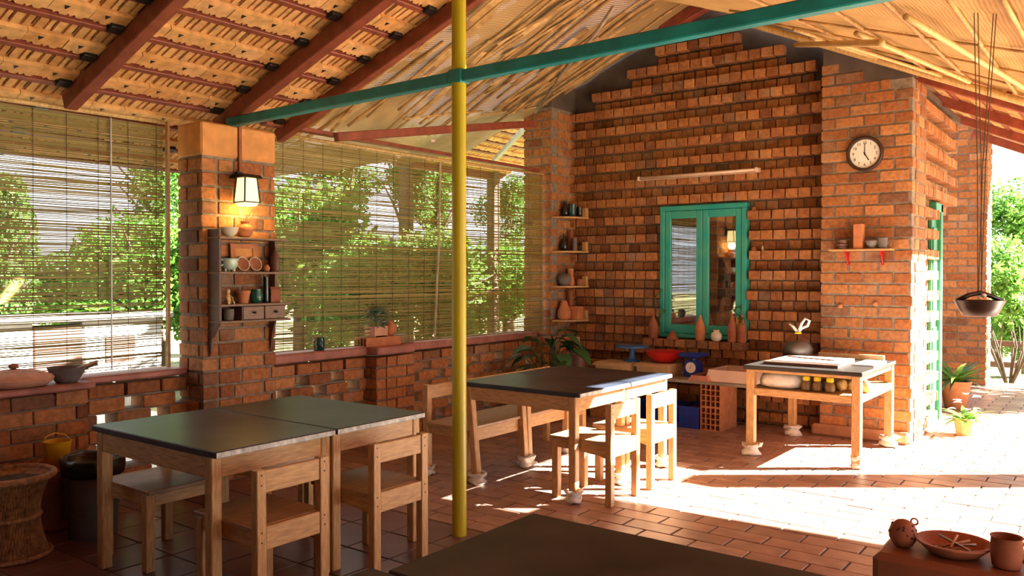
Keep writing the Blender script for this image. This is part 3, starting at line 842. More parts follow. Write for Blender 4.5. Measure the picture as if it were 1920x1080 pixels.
dup(ch, (-2.785, 2.643, 0), 0, 'pine chair drawn up to the greenish slate table, beside the yellow pole')
dup(ch, (-2.50, 4.303, 0), 0, 'sunlit pine chair standing behind the dusty brown table top')
dup(ch, (-2.495, 4.815, 0), 0, 'sunlit pine chair drawn up closest to the big patch of sunlight')
dup(ch, (-4.11, 2.41, 0), math.pi, 'pine chair tucked under the bin-side slate table, next to the rubbish bin')
dup(ch, (-4.11, 3.04, 0), math.pi, 'pine chair half hidden behind the greenish slate table, facing the yard')

def bench():
    t = thing('wooden_bench', 'long pine bench with a back rail along the perforated wall', 'bench', (-3.98, 4.24, 0))
    L = 1.52; D = .40; sh = .375; H = .63
    for y in (0, L - .05):
        MB().cbox(0, .045, y, y + .05, 0, H, .003).obj('leg', PINE, t)
        MB().cbox(D - .05, D, y, y + .05, 0, sh - .022, .003).obj('leg', PINE, t)
        MB().cbox(.045, D - .05, y + .012, y + .034, sh - .08, sh - .022, .003).obj('end_apron', PINEX, t)
    MB().cbox(.03, D + .02, -.006, L + .006, sh - .022, sh, .004).obj('seat', SEAT, t)
    MB().cbox(.01, .034, .05, L - .05, H - .10, H - .005, .003).obj('top_rail', PINEY, t)
    MB().cbox(D - .026, D - .002, .05, L - .05, sh - .11, sh - .022, .003).obj('front_apron', PINEY, t)
    wrap(t, .0225, .025, .05, .06)
bench()

def work_trolley():
    t = thing('work_bench', 'sunlit pine work stand with a lower shelf before the clock pillar', 'table', (-2.41, 6.22, 0))
    w, d, h, lg = .845, 1.03, .70, .062
    MB().cbox(-.02, w + .015, -.015, d, h - .03, h, .004).obj('table_top', BLACK, t)
    for i, (x, y) in enumerate(((0, 0), (w - lg, 0), (0, d - lg), (w - lg, d - lg))):
        MB().cbox(x, x + lg, y, y + lg, 0, h - .03, .004).obj('leg', PINE, t)
        wrap(t, x + lg / 2, y + lg / 2, .07 if i != 1 else .045, .085)
    for y in (.01, d - .035): MB().cbox(lg, w - lg, y, y + .025, h - .052, h - .03, .003).obj('apron', PINEX, t)
    for x in (.01, w - .035): MB().cbox(x, x + .025, lg, d - lg, h - .072, h - .03, .003).obj('apron', PINEY, t)
    MB().cbox(.01, w - .01, .012, d - .012, .505, .522, .003).obj('shelf', PINEX, t)
    for y in (.006, d - .03): MB().cbox(lg, w - lg, y, y + .024, .47, .525, .003).obj('shelf_rail', PINEX, t)
    for x in (.006, w - .03): MB().cbox(x, x + .024, lg, d - lg, .47, .525, .003).obj('shelf_rail', PINEY, t)
work_trolley()
def board(label, cx, cy, w, d, z0, z1, mat, rz=0, name='board'):
    tag(MB().cbox(-w / 2, w / 2, -d / 2, d / 2, 0, z1 - z0, .003).obj(name, mat, loc=(cx, cy, z0 + .0005), rot=(0, 0, rz)), label, 'board')
board('thick dark-edged drawing board lying on the work stand', -2.05, 6.62, .56, .52, .70, .724, DWOOD, .03)
board('pale plywood sheet lying on the dark drawing board', -2.03, 6.65, .52, .46, .7245, .732, WHITE, .04)
board('pale pine plank on edge at the back of the work stand', -1.88, 7.16, .52, .05, .70, .745, PINEX, -.02)
board('white tiled panel in full sun at the corner of the work stand', -1.66, 6.86, .16, .40, .70, .712, WHITE, .0)
board('thin dark ruler stick lying on the pale plywood sheet', -2.05, 6.66, .42, .02, .7325, .742, DWOOD, -.28, 'ruler')

def clay_bag():
    t = thing('plastic_bag', 'clear plastic bag of grey clay tied with yellow string', 'bag', (-2.27, 7.02, .70))
    MB().lathe([(.085, .001), (.115, .03), (.118, .08), (.09, .12), (.04, .14), (.02, .145)], 16, jit=.05).obj('clay', M('wet_brown_clay', (.11, .075, .055), .5, .25), t, smooth=True)
    MB().lathe([(.095, .0005), (.124, .03), (.126, .09), (.108, .15), (.055, .192), (.022, .212), (.03, .225)], 16, jit=.05).obj('film', BAGP, t, smooth=True)
    MB().lathe([(.026, .203), (.030, .209), (.026, .215)], 12).obj('string', YCAP, t, smooth=True)
    MB().tube([(0, 0, .21), (.03, 0, .25), (.075, .01, .27), (.095, 0, .315), (.06, 0, .335), (.03, 0, .29), (.01, 0, .235)], .012, 6).obj('knot_loop', SACK, t, smooth=True)
    MB().tube([(0, 0, .21), (-.04, 0, .26), (-.075, .0, .285)], [.014, .012, .006], 6).obj('knot_end', SACK, t, smooth=True)
clay_bag()
def sack():
    b = MB().lathe([(.10, .0), (.165, .02), (.175, .06), (.15, .105), (.08, .13), (.03, .142), (.05, .15)], 18, jit=.06, sx=1.0, sy=.8)
    tag(b.obj('plaster_sack', SACK, smooth=True, loc=(-2.19, 6.40, .5235)), 'crumpled white sack on the shelf of the work stand', 'sack')
sack()
for i, (x, y) in enumerate(((-1.985, 6.34), (-1.905, 6.345), (-1.81, 6.335))):
    t = thing('glaze_bottle', ('small amber bottle with yellow cap right beside the white sack', 'small amber bottle with yellow cap, middle of the three in a row', 'small amber bottle with yellow cap next to the pile of straw-coloured clay')[i], 'bottle', (x, y, .5235), 0, 'yellow-capped bottles on the stand shelf')
    MB().lathe([(.026, 0), (.036, .010), (.037, .045), (.026, .070), (.018, .078)], 14).obj('bottle_body', M('amber_glaze', (.22, .13, .05), .3, .2), t, smooth=40)
    MB().lathe([(.019, .076), (.027, .078), (.027, .10), (.021, .11)], 14).obj('cap', YCAP, t, smooth=40)
for i in range(5):
    b = MB().lathe([(.02, 0), (.04, .02), (.045, .05), (.032, .08), (.01, .092)], 10, jit=.14)
    tag(b.obj('clay_lump', STRAW, smooth=True, loc=(-1.76 + (i % 3) * .085, 6.46 + (i // 3) * .09 + .02 * (i % 2), .5235)), ('straw-coloured clay lump right behind the third capped bottle', 'straw-coloured clay lump in the front middle of the heap on the stand shelf', 'straw-coloured clay lump in front, closest to the sunlit leg', 'straw-coloured clay lump at the back of the heap, behind the bottles', 'straw-coloured clay lump at the back of the heap, toward the sunlit leg')[i], 'clay', 'clay lumps on the stand shelf')
tag(MB().lathe([(.025, 0), (.04, .012), (.042, .05), (.03, .07), (.034, .075), (.026, .073), (.03, .05), (.02, .01)], 14).obj('grey_jar', GREYCLAY, smooth=40, loc=(-1.885, 6.46, .5235)), 'small grey jar standing behind the yellow-capped bottles', 'jar')

# ------------------------------------------------------------------ low counter against the gable wall
def counter():
    t = thing('low_counter', 'low grey slab counter under the teal window, set on hollow blocks', 'counter', (0, 0, 0))
    MB().cbox(-4.40, -2.62, 6.90, 7.52, .422, .45, .005).obj('counter_slab', M('grey_slab', (.26, .22, .19), .6, .25, 7, .1), t)
    for x in (-4.3,): MB().cbox(x, x + .2, 6.98, 7.4, 0, .421, .006).obj('support_block', BRICK, t)
counter()
def hollow_block(label, x0, y0, z0, w=.19, d=.38, h=.21, cols=4, rows=4, rz=0, mat=TERRA, name='hollow_block'):
    b = MB(); k = .009
    px = (w - k) / cols; pz = (h - k) / rows
    for i in range(cols + 1): b.box(i * px, i * px + k, 0, d, 0, h)
    for j in range(rows + 1):
        for i in range(cols): b.box(i * px + k, (i + 1) * px, .0005, d - .0005, j * pz, j * pz + k)
    b.box(k, w - k, .17, .175, k, h - k, 1)  # inner panel added to block light and keep the holes dark
    o = b.obj(name, [mat, TERRAD], loc=(x0, y0, z0), rot=(0, 0, rz))
    return tag(o, label, 'block')
hollow_block('lower hollow clay block of the pair holding up the counter', -3.13, 6.98, .0)
hollow_block('upper hollow clay block of the pair holding up the counter', -3.13, 6.98, .2105)
def crate(label, x, y, w, d, h, fill=True):
    t = thing('plastic_crate', label, 'crate', (x, y, 0), 0, 'blue crates under the counter')
    b = MB(); k = .006
    b.box(0, w, 0, d, 0, k); b.box(0, k, 0, d, k, h); b.box(w - k, w, 0, d, k, h); b.box(k, w - k, 0, k, k, h); b.box(k, w - k, d - k, d, k, h)
    b.obj('crate_body', BLUEP, t)
    r = MB(); r.box(-.008, w + .008, -.008, .0, h - .02, h); r.box(-.008, w + .008, d, d + .008, h - .02, h); r.box(-.008, 0, 0, d, h - .02, h); r.box(w, w + .008, 0, d, h - .02, h)
    r.obj('rim', BLUEP, t)
    for i in range(3): MB().box(w * (.2 + .3 * i), w * (.2 + .3 * i) + .012, -.006, 0, .01, h - .02).obj('rib', BLUEP, t)
    if fill: MB().cbox(k + .01, w - k - .01, k + .01, d - k - .01, .02, h - .025, .02).obj('clay_scraps', TERRAD, t)
crate('blue plastic crate of clay scraps against the hollow blocks', -3.345, 6.98, .2, .34, .20)
crate('blue plastic crate under the counter, glimpsed through the first sunlit chair', -4.02, 7.0, .26, .36, .22)
crate('blue plastic crate under the counter, glimpsed between the sunlit chairs', -3.68, 7.0, .26, .36, .18)

def carton(label, x, y, z, w, d, h, rz=0):
    t = thing('carton', label, 'box', (x, y, z), rz)
    MB().cbox(-w / 2, w / 2, -d / 2, d / 2, 0, h, .003).obj('carton_body', CARD, t)
    MB().bar((-w / 2, -d / 2 - .001, h + .002), (-w * .52, -d / 2 - .10, h - .03), .001, .0, (0, 0, 1)) if False else None
    MB().cbox(-w / 2, w / 2, -.012, .012, h, h + .0012, .0005).obj('tape', PINEX, t)
    f = MB().cbox(-w / 2, w / 2, -.075, 0, -.0015, .0015, .0005); f.obj('flap', CARD, t, loc=(0, -d / 2, h), rot=(.35, 0, 0))
carton('flattened brown carton on the counter under the blue turntable', -4.05, 7.12, .4505, .36, .30, .10, .06)
carton('brown carton on the counter holding up the red basin', -3.63, 7.16, .4505, .34, .28, .11, -.04)
def turntable():
    t = thing('banding_wheel', 'blue banding wheel on a waisted stand, atop a carton', 'turntable', (-3.93, 7.17, .5525))
    MB().lathe([(.075, 0), (.075, .012), (.04, .025), (.026, .06), (.03, .11), (.04, .135)], 20).obj('stand', BLUEW, t, smooth=40)
    MB().lathe([(.155, .136), (.16, .140), (.16, .152), (.155, .156)], 28).obj('wheel_head', BLUEW, t, smooth=40)
turntable()
tag(MB().lathe([(.07, 0), (.10, .01), (.165, .07), (.185, .105), (.19, .108), (.178, .106), (.155, .07), (.09, .018), (.05, .012)], 28).obj('basin', REDP, smooth=50, loc=(-3.60, 7.19, .5625)), 'wide red plastic basin on a carton below the window', 'basin')
def scale_():
    t = thing('kitchen_scale', 'blue kitchen scale with a round white dial and pan', 'scale', (-3.285, 7.17, .451))
    MB().prism([(-.075, 0), (.075, 0), (.07, .05), (.055, .15), (-.055, .15), (-.07, .05)], -.06, .06).obj('scale_body', BLUEP, t)
    MB().lathe([(.03, .15), (.03, .175), (.05, .18)], 14).obj('post', BLUEP, t)
    MB().lathe([(.10, .178), (.14, .192), (.15, .215), (.155, .217), (.142, .214), (.10, .187)], 4).obj('pan', BLUEP, t, rot=(0, 0, math.pi / 4))
    d = MB().lathe([(.05, 0), (.05, .004), (.046, .005)], 24).obj('dial', DIAL, t, loc=(0, -.0605, .088), rot=(math.pi / 2, 0, 0), smooth=40)
    MB().bar((-.005, -.012, .006), (.012, .032, .006), .004, .001).obj('needle', REDP, d)
scale_()
def tray(name, label, x, y, z, w, d, h, mat, rz=0):
    b = MB(); k = .008; f = .03
    vs = []
    for (s, zz) in ((0, 0), (f, h), (f + .012, h), (f + .012, h - .008), (f - .002, h - .008)): pass
    outer0 = [(-w / 2, -d / 2), (w / 2, -d / 2), (w / 2, d / 2), (-w / 2, d / 2)]
    def ring(off, zz): return [(px + math.copysign(off, px), py + math.copysign(off, py), zz) for px, py in outer0]
    rings = [ring(-f, 0), ring(-.002, h - .01), ring(.012, h - .008), ring(.012, h), ring(-.004, h), ring(-f - .004, k)]
    vs = [p for r in rings for p in r]; fs = []
    for i in range(len(rings) - 1):
        for q in range(4): fs.append((i * 4 + q, i * 4 + (q + 1) % 4, i * 4 + 4 + (q + 1) % 4, i * 4 + 4 + q))
    fs += [(0, 1, 2, 3), tuple(range(len(vs) - 4, len(vs)))]
    b.add(vs, fs)
    return tag(b.obj(name, mat, loc=(x, y, z), rot=(0, 0, rz)), label, 'tray')
tray('plastic_tray', 'pale pink rectangular tray at the sunny end of the counter', -2.83, 7.16, .4505, .40, .42, .105, PINKP)
tray('clay_tray', 'shallow reddish tray wedged beside the blue scale', -3.10, 7.06, .4505, .13, .34, .05, PINKD)

# ------------------------------------------------------------------ window, tube lamp, clock
def window():
    w = tag(link('window_1', None, loc=(0, 0, 0)), kind='structure')
    y0, y1 = 7.565, 7.655
    F = .048
    MB().cbox(WX0, WX1, y0, y1, WZ1 - F, WZ1, .005).obj('frame_head', TEALW, w)
    MB().cbox(WX0, WX1, y0, y1, WZ0, WZ0 + F * .8, .005).obj('frame_sill', TEALW, w)
    for x in (WX0, WX1 - F): MB().cbox(x, x + F, y0, y1, WZ0 + F * .8, WZ1 - F, .005).obj('frame_jamb', TEALW, w)
    mid = (WX0 + WX1) / 2
    for (a, c) in ((WX0 + F + .002, mid - .002), (mid + .002, WX1 - F - .002)):
        s = link('casement', None, w); z0, z1 = WZ0 + F * .8 + .003, WZ1 - F - .003; st = .062
        for x in (a, c - st): MB().cbox(x, x + st, y0 + .012, y0 + .05, z0, z1, .006).obj('stile', TEALW, s)
        MB().cbox(a + st, c - st, y0 + .012, y0 + .05, z1 - .075, z1, .006).obj('top_rail', TEALW, s)
        MB().cbox(a + st, c - st, y0 + .012, y0 + .05, z0, z0 + .09, .006).obj('bottom_rail', TEALW, s)
        MB().box(a + st - .004, c - st + .004, y0 + .03, y0 + .034, z0 + .088, z1 - .073).obj('pane', PANE, s)
window()
def tube_lamp():
    t = thing('tube_lamp', 'unlit fluorescent tube lamp fixed above the teal window', 'lamp', (-3.43, 7.545, 2.363))
    MB().cbox(-.64, .64, -.03, 0, -.012, .03, .004).obj('batten_housing', M('dusty_white_metal', (.50, .33, .24), .5, .1), t)
    MB().tube([(-.60, -.045, .012), (.60, -.045, .012)], .013, 10).obj('glass_tube', M('unlit_tube', (.72, .52, .40), .2, .05), t, smooth=True)
    for x in (-.62, .60): MB().cbox(x, x + .025, -.06, -.028, -.01, .032, .004).obj('end_socket', PINKP, t)
tube_lamp()
def clock():
    t = thing('wall_clock', 'round dark-rimmed wall clock showing five o\'clock', 'clock', (-1.835, 7.398, 2.42))
    r = (math.pi / 2, 0, 0)
    MB().lathe([(.135, 0), (.148, .006), (.148, .03), (.138, .042), (.124, .038), (.120, .022), (.118, .02)], 40).obj('rim', M('dark_brown_rim', (.045, .022, .016), .4, .3), t, rot=r, smooth=40)
    MB().lathe([(.122, .008), (.122, .0215)], 40).obj('dial', DIAL, t, rot=r)
    for k in range(1, 13):
        cu = bpy.data.curves.new('numeral', 'FONT'); cu.body = str(k); cu.size = .034; cu.align_x = 'CENTER'; cu.align_y = 'CENTER'; cu.extrude = .0004
        tmp = bpy.data.objects.new('numeral_text', cu); COL.objects.link(tmp)
        me = bpy.data.meshes.new_from_object(tmp); bpy.data.objects.remove(tmp)
        me.materials.clear(); me.materials.append(BLACK)
        a = math.radians(90 - 30 * k)
        link('numeral', me, t, (.093 * math.cos(a), -.0224, .093 * math.sin(a)), r)
    def hand(name, deg, L, wd):
        a = math.radians(90 - deg)
        MB().bar((-.015 * math.cos(a), -.0245, -.015 * math.sin(a)), (L * math.cos(a), -.0245, L * math.sin(a)), .0012, wd, (-math.sin(a), 0, math.cos(a))).obj(name, BLACK, t)
    hand('minute_hand', 0, .088, .005); hand('hour_hand', 150, .066, .008)
    MB().lathe([(.006, .022), (.006, .028)], 10).obj('hub', BLACK, t, rot=r)
clock()

# ------------------------------------------------------------------ pottery shapes
def pot(name, label, cat, prof, loc, mat, n=18, smooth=50, group=None, sx=1, sy=1, rz=0):
    return tag(MB().lathe(prof, n, sx=sx, sy=sy).obj(name, mat, smooth=smooth, loc=(loc[0], loc[1], loc[2] + .0006), rot=(0, 0, rz)), label, cat, group)
def sc(prof, k, kz=None): return [(r * k, z * (kz or k)) for r, z in prof]
VASE = [(.03, 0), (.045, .02), (.05, .06), (.04, .11), (.022, .15), (.016, .19), (.02, .205), (.013, .204), (.012, .15)]
BOTTLE = [(.035, 0), (.042, .01), (.044, .07), (.04, .11), (.02, .155), (.012, .175), (.013, .19)]
ROUNDPOT = [(.03, 0), (.055, .02), (.066, .055), (.058, .09), (.034, .108), (.03, .118), (.04, .13), (.03, .128), (.024, .11), (.03, .06), (.02, .02)]
BOWL = [(.03, 0), (.035, .006), (.065, .03), (.078, .062), (.08, .065), (.073, .062), (.055, .028), (.02, .012)]
CUP = [(.032, 0), (.038, .004), (.043, .05), (.041, .085), (.044, .09), (.038, .088), (.036, .05), (.03, .01)]
FLOWERPOT = [(.045, 0), (.06, .09), (.066, .092), (.068, .115), (.058, .115), (.054, .09), (.04, .02)]
TALL = [(.03, 0), (.034, .01), (.032, .14), (.034, .17), (.028, .17), (.026, .02)]

# window sill
sz = .7605
pot('clay_bottle', 'dark terracotta bottle standing where sill and teal frame meet, beside the wire', 'bottle', sc(BOTTLE, 1.15, 1.25), (-3.87, 7.50, sz), TERRAD)
pot('clay_cone', 'small terracotta cone on the window sill', 'pottery', [(.06, 0), (.058, .012), (.03, .06), (.008, .085)], (-3.66, 7.50, sz), TERRAD)
pot('clay_bottle', 'bright terracotta bottle in the middle of the window sill', 'bottle', sc(BOTTLE, 1.1, 1.3), (-3.365, 7.495, sz), TERRA)
pot('clay_jar', 'squat cream jar on the window sill beside the bright bottle', 'jar', sc(ROUNDPOT, .85), (-3.20, 7.50, sz), CREAM)
pot('clay_bottle', 'slim dark terracotta bottle, first of the close pair on the sill', 'bottle', sc(BOTTLE, .95, 1.45), (-3.045, 7.50, sz), TERRAD)
pot('clay_bottle', 'slim dark terracotta bottle, second of the close pair beside the brick ribs', 'bottle', sc(BOTTLE, .98, 1.40), (-2.955, 7.52, sz), TERRAD)
pot('wooden_spatula', 'pale wooden spatula upright between the pair of dark bottles', 'tool', [(.012, 0), (.01, .12), (.02, .17), (.018, .23), (.006, .25)], (-3.0, 7.525, sz), PINE, sx=.9, sy=.3, n=10)

# quarter-round corner shelves
shelf_items = []
for i, z in enumerate((2.010, 1.650, 1.283, .925)):
    lab = ('quarter-round corner shelf holding dark jugs, topmost of four', 'quarter-round corner shelf holding dark bottles, second from the top', 'quarter-round corner shelf holding a grey round jar', 'quarter-round corner shelf with the tall neck vase, lowest of four')[i]
    poly = [(-4.895, 7.54), (-4.895, 7.20)] + [(-4.895 + .24 * math.sin(a), 7.54 - .34 * math.cos(a)) for a in [math.radians(10 * q) for q in range(1, 10)]]
    sh = thing('corner_shelf', lab, 'shelf', (0, 0, 0), 0, 'corner shelves')
    MB().prism(poly, z - .018, z, axis='z').obj('shelf_board', PINEX, sh)
    MB().cbox(-4.72, -4.665, 7.50, 7.545, z, z + .10, .004).obj('end_block', PINE, sh)
z = 2.010
pot('clay_jug', 'dark glazed jug on the topmost corner shelf, nearest the column', 'jug', sc(VASE, .8, .85), (-4.84, 7.36, z), BLACKG)
pot('clay_jug', 'blue-grey jug in the middle of the topmost corner shelf', 'jug', sc(CUP, 1.0, 1.5), (-4.775, 7.40, z), DTEAL)
pot('clay_jug', 'small black cup at the outer end of the topmost corner shelf', 'cup', sc(CUP, .8, 1.2), (-4.745, 7.49, z), BLACKG, n=14)
z = 1.650
pot('glazed_bottle', 'black glazed bottle on the second corner shelf, nearest the column', 'bottle', sc(VASE, .85, .9), (-4.84, 7.34, z), BLACKG)
pot('glazed_bottle', 'tall brown bottle behind the others on the second corner shelf', 'bottle', sc(VASE, .9, 1.15), (-4.835, 7.47, z), TERRAD)
pot('clay_tumbler', 'grey-brown tumbler on the second corner shelf', 'cup', sc(TALL, .85, .8), (-4.76, 7.42, z), GREYCLAY)
z = 1.283
pot('clay_jar', 'dark grey round jar on the third corner shelf', 'jar', [(.04, 0), (.07, .03), (.078, .07), (.06, .11), (.03, .125)], (-4.825, 7.33, z), GREYCLAY)
pot('clay_tumbler', 'pale pinkish beaker behind the round grey jar', 'cup', sc(TALL, 1.0, 1.05), (-4.845, 7.47, z), TERRAP)
pot('clay_vase', 'terracotta vase on the third corner shelf', 'vase', sc(VASE, .75, .8), (-4.77, 7.37, z), TERRA)
pot('clay_cup', 'small dark terracotta cup at the outer end of the third corner shelf', 'cup', sc(CUP, .8), (-4.72, 7.45, z), TERRAD)
z = .925
pot('clay_bottle', 'plump terracotta bottle on the lowest corner shelf', 'bottle', [(.05, 0), (.07, .02), (.072, .08), (.045, .15), (.03, .2)], (-4.82, 7.31, z), TERRA)
pot('clay_vase', 'tall dark vase with a flared neck on the lowest corner shelf', 'vase', [(.05, 0), (.06, .03), (.04, .1), (.025, .2), (.028, .28), (.036, .31), (.03, .31), (.02, .2)], (-4.83, 7.45, z), TERRAD)
tag(MB().cbox(-.07, .07, -.05, .05, 0, .14, .006).obj('clay_box', TERRA, loc=(-4.735, 7.40, z + .001)), 'square terracotta box on the lowest corner shelf', 'pottery')

# shelf on the clock pillar
def pillar_shelf():
    t = thing('wall_shelf', 'narrow pine shelf on red brackets below the wall clock', 'shelf', (-1.85, 7.40, 1.60))
    MB().cbox(-.245, .25, -.15, -.001, 0, .016, .003).obj('shelf_board', PINEX, t)
    for x in (-.12, .16):
        MB().bar((x, -.008, -.12), (x, -.008, 0), .018, .006, (0, 1, 0)).obj('bracket', REDP, t)
        MB().tube([(x, -.012, -.11), (x, -.05, -.05), (x, -.11, -.003)], .006, 6).obj('bracket_arm', REDP, t)
pillar_shelf()
z = 1.6165
tag(MB().cbox(-.037, .037, -.04, .04, 0, .21, .004).obj('brick_block', TERRA, loc=(-1.86, 7.31, z)), 'upright orange brick on the shelf below the clock', 'brick')
pot('clay_pot', 'dark stacked dishes on the shelf below the clock', 'dish', [(.045, 0), (.05, .02), (.042, .024), (.05, .04), (.04, .05), (.045, .075), (.03, .08)], (-1.995, 7.31, z), DWOOD)
pot('clay_pot', 'dark grey bowl beside the upright brick on the shelf', 'bowl', sc(BOWL, .65, 1.0), (-1.755, 7.30, z), GREYCLAY)
def mug(name, label, loc, mat, k=1.0, hdir=0):
    t = thing(name, label, 'mug', (loc[0], loc[1], loc[2] + .0006), hdir)
    MB().lathe(sc(CUP, k), 18).obj('mug_body', mat, t, smooth=50)
    MB().tube([(.040 * k, 0, .072 * k), (.062 * k, 0, .066 * k), (.066 * k, 0, .045 * k), (.056 * k, 0, .024 * k), (.040 * k, 0, .02 * k)], .006 * k, 6).obj('handle', mat, t, smooth=True)
    return t
mug('clay_mug', 'grey mug with a handle at the end of the shelf below the clock', (-1.675, 7.31, z), GREYCLAY, .95, .3)

# small box holes: knobs on the clock pillar
for (x, zz, l) in ((-2.03, 1.13, 'small orange clay knob on the pillar, beside the ribbed wall'), (-1.745, 1.155, 'small orange clay knob on the pillar, nearer its sunlit corner')):
    tag(MB().lathe([(.012, 0), (.022, .006), (.02, .018), (.006, .024)], 14).obj('clay_peg', TERRA, loc=(x, 7.397, zz), rot=(math.pi / 2, 0, 0), smooth=True), l, 'knob')
# little finds set between the brick ribs
tag(MB().lathe([(.012, 0), (.016, .03), (.01, .08), (.006, .1)], 10).obj('clay_finger', CREAM, smooth=True, loc=(-2.79, 7.60, 1.572)), 'small pale clay piece tucked between brick ribs beside the window', 'pottery')
for zz, l in ((1.948, 'upper terracotta cone tucked in a gap of the ribbed wall'), (1.572, 'terracotta block tucked in a gap of the ribbed wall')):
    tag(MB().lathe([(.045, 0), (.03, .05), (.012, .088)], 12).obj('clay_cone', TERRA, smooth=50, loc=(-2.875, 7.60, zz)), l, 'pottery')

# ------------------------------------------------------------------ hanging bowl
def hanging_bowl():
    t = thing('hanging_bowl', 'dark iron bowl hanging on long cords near the garden opening', 'planter', (-.602, 4.556, 1.20))
    MB().lathe([(.064, 0), (.075, .003), (.094, .038), (.111, .074), (.113, .077), (.107, .075), (.089, .038), (.068, .009)], 28).obj('bowl', BRONZE, t, smooth=50)
    a = Vector((.799, .602, 0))
    MB().tube([(-a.x * .107, -a.y * .107, .074), (-a.x * .053, -a.y * .053, .102), (0, 0, .113), (a.x * .053, a.y * .053, .098), (a.x * .107, a.y * .107, .074)], .012, 6).obj('lid_ridge', BRONZE, t, smooth=True)
    zt = 2.66 - 1.20
    for s, dx in ((-.009, -.03), (.009, -.03), (-.006, .06), (.008, .06)):
        MB().tube([(a.x * s, a.y * s, .108), (a.x * (s + dx * .25), a.y * (s + dx * .25), zt * .5), (a.x * (s + dx), a.y * (s + dx), zt)], .0025, 5).obj('cord', CABLE, t)
    tag(MB().lathe([(.004, 0), (.012, .006), (.012, .014), (.004, .02)], 10).obj('bead', WHITE, t, smooth=True, loc=(.02, -.02, .09)))
hanging_bowl()

# ------------------------------------------------------------------ lantern and wall shelf on the brick pillar
def lantern():
    t = thing('wall_lantern', 'lit square glass lantern hanging on the brick pillar', 'lamp', (-4.80, 3.395, 1.86))
    MB().prism([(-.088, .19), (.075, .19), (.045, .215), (-.06, .215)], -.075, .075).obj('cap', BLACK, t)
    MB().box(-.095, -.075, -.02, .02, .12, .24).obj('bracket', BLACK, t)
    a, c = .045, .058
    b = MB(); 
    b.add([(-a, -a, .19), (a, -a, .19), (a, a, .19), (-a, a, .19), (-c, -c, .03), (c, -c, .03), (c, c, .03), (-c, c, .03), (-a, -a, .005), (a, -a, .005), (a, a, .005), (-a, a, .005)],
          [(0, 1, 5, 4), (1, 2, 6, 5), (2, 3, 7, 6), (3, 0, 4, 7), (4, 5, 9, 8), (5, 6, 10, 9), (6, 7, 11, 10), (7, 4, 8, 11), (8, 9, 10, 11)])
    b.obj('glass_shade', LAMP, t)
    for sx in (-1, 1):
        for sy in (-1, 1):
            MB().bar((sx * .047, sy * .047, .19), (sx * .060, sy * .060, .028), .008, .008, (1, 0, 0)).obj('frame_bar', BLACK, t)
    MB().box(-.062, .062, -.062, -.054, .024, .032).box(-.062, .062, .054, .062, .024, .032).box(.054, .062, -.054, .054, .024, .032).box(-.062, -.054, -.054, .054, .024, .032).obj('frame_ring', BLACK, t)
    ld = bpy.data.lights.new('lantern_bulb', 'POINT'); ld.energy = 7; ld.color = (1, .62, .18); ld.shadow_soft_size = .05
    lo = link('lantern_bulb', ld, t, (.0, .0, -.03))
lantern()
def wall_shelf():
    t = thing('wall_shelf', 'dark-stained wall shelf with two small drawers on the brick pillar', 'shelf', (-4.90, 3.16, .86))
    D = .13; L = .50
    tops = [(.79, L), (.56, L + .01), (.345, L + .02), (.235, L + .02)]
    for i, y in enumerate((0, L - .018)):
        MB().prism([(0.0, -.005), (.03, .03), (.045, .12), (D, .23), (D, .84), (0, .84)], y, y + .016).obj('side_panel', DWOOD, t) if i == 0 else \
        MB().prism([(0.0, -.005), (.02, .03), (.035, .12), (.07, .23), (.07, .80), (0, .80)], y, y + .016).obj('side_panel', DWOOD, t)
    for z, l in tops: MB().cbox(.0, D + .012, .016 if False else -.004, l + .045, z - .016, z, .003).obj('shelf_board', DWOODL, t)
    MB().box(.0, .006, .016, L - .018, .235, .33).obj('back_panel', DWOOD, t)
    for k in range(2):
        y0 = .175 + k * .175
        d = MB().cbox(.01, D + .004, y0 + .003, y0 + .170, .238, .326, .003).obj('drawer', DWOODL, t)
        MB().lathe([(.006, 0), (.004, .01), (.010, .016), (.008, .022)], 10).obj('knob', BLACK, d, loc=(D + .004, y0 + .085, .285), rot=(0, math.pi / 2, 0), smooth=True)
    MB().box(.0, D, .17, .176, .236, .329).obj('divider', DWOOD, t)
wall_shelf()
SX, SY, SZ = -4.90, 3.16, .86
def at_shelf(x, y, z): return (SX + x, SY + y, SZ + z)
pot('bowl', 'cream bowl on top of the dark wall shelf', 'bowl', sc(BOWL, .78, 1.0), at_shelf(.075, .115, .79), CREAM)
tag(MB().bar((0, 0, .0), (.03, .10, .055), .012, .006).obj('wooden_spoon', PINEY, loc=at_shelf(.06, .12, .802)), 'wooden spoon leaning in the cream bowl', 'spoon')
def rooted():
    t = thing('root_pot', 'round terracotta pot with dry twigs on top of the wall shelf', 'pot', at_shelf(.075, .235, .791))
    MB().lathe(sc(ROUNDPOT, .85), 18).obj('pot_body', TERRA, t, smooth=50)
    for i in range(9):
        a = R.uniform(0, 6.28); MB().tube([(0, 0, .07), (.02 * math.cos(a), .02 * math.sin(a), .12), (.05 * math.cos(a), .05 * math.sin(a), R.uniform(.14, .17))], .0015, 4).obj('twig', CABLE, t)
rooted()
def frame_piece():
    t = thing('picture_holder', 'square orange clay picture frame leaning on the middle shelf', 'frame', at_shelf(.03, .155, .5605))
    b = MB()
    b.box(0, .014, 0, .21, .16, .19); b.box(0, .014, 0, .035, 0, .16); b.box(0, .014, .175, .21, 0, .16); b.box(0, .014, .035, .175, 0, .02)
    b.obj('frame_border', TERRA, t)
    MB().box(.002, .006, .035, .175, .02, .16).obj('frame_back', ORPLASTER, t)
    t.rotation_euler = (0, -.09, 0)
frame_piece()
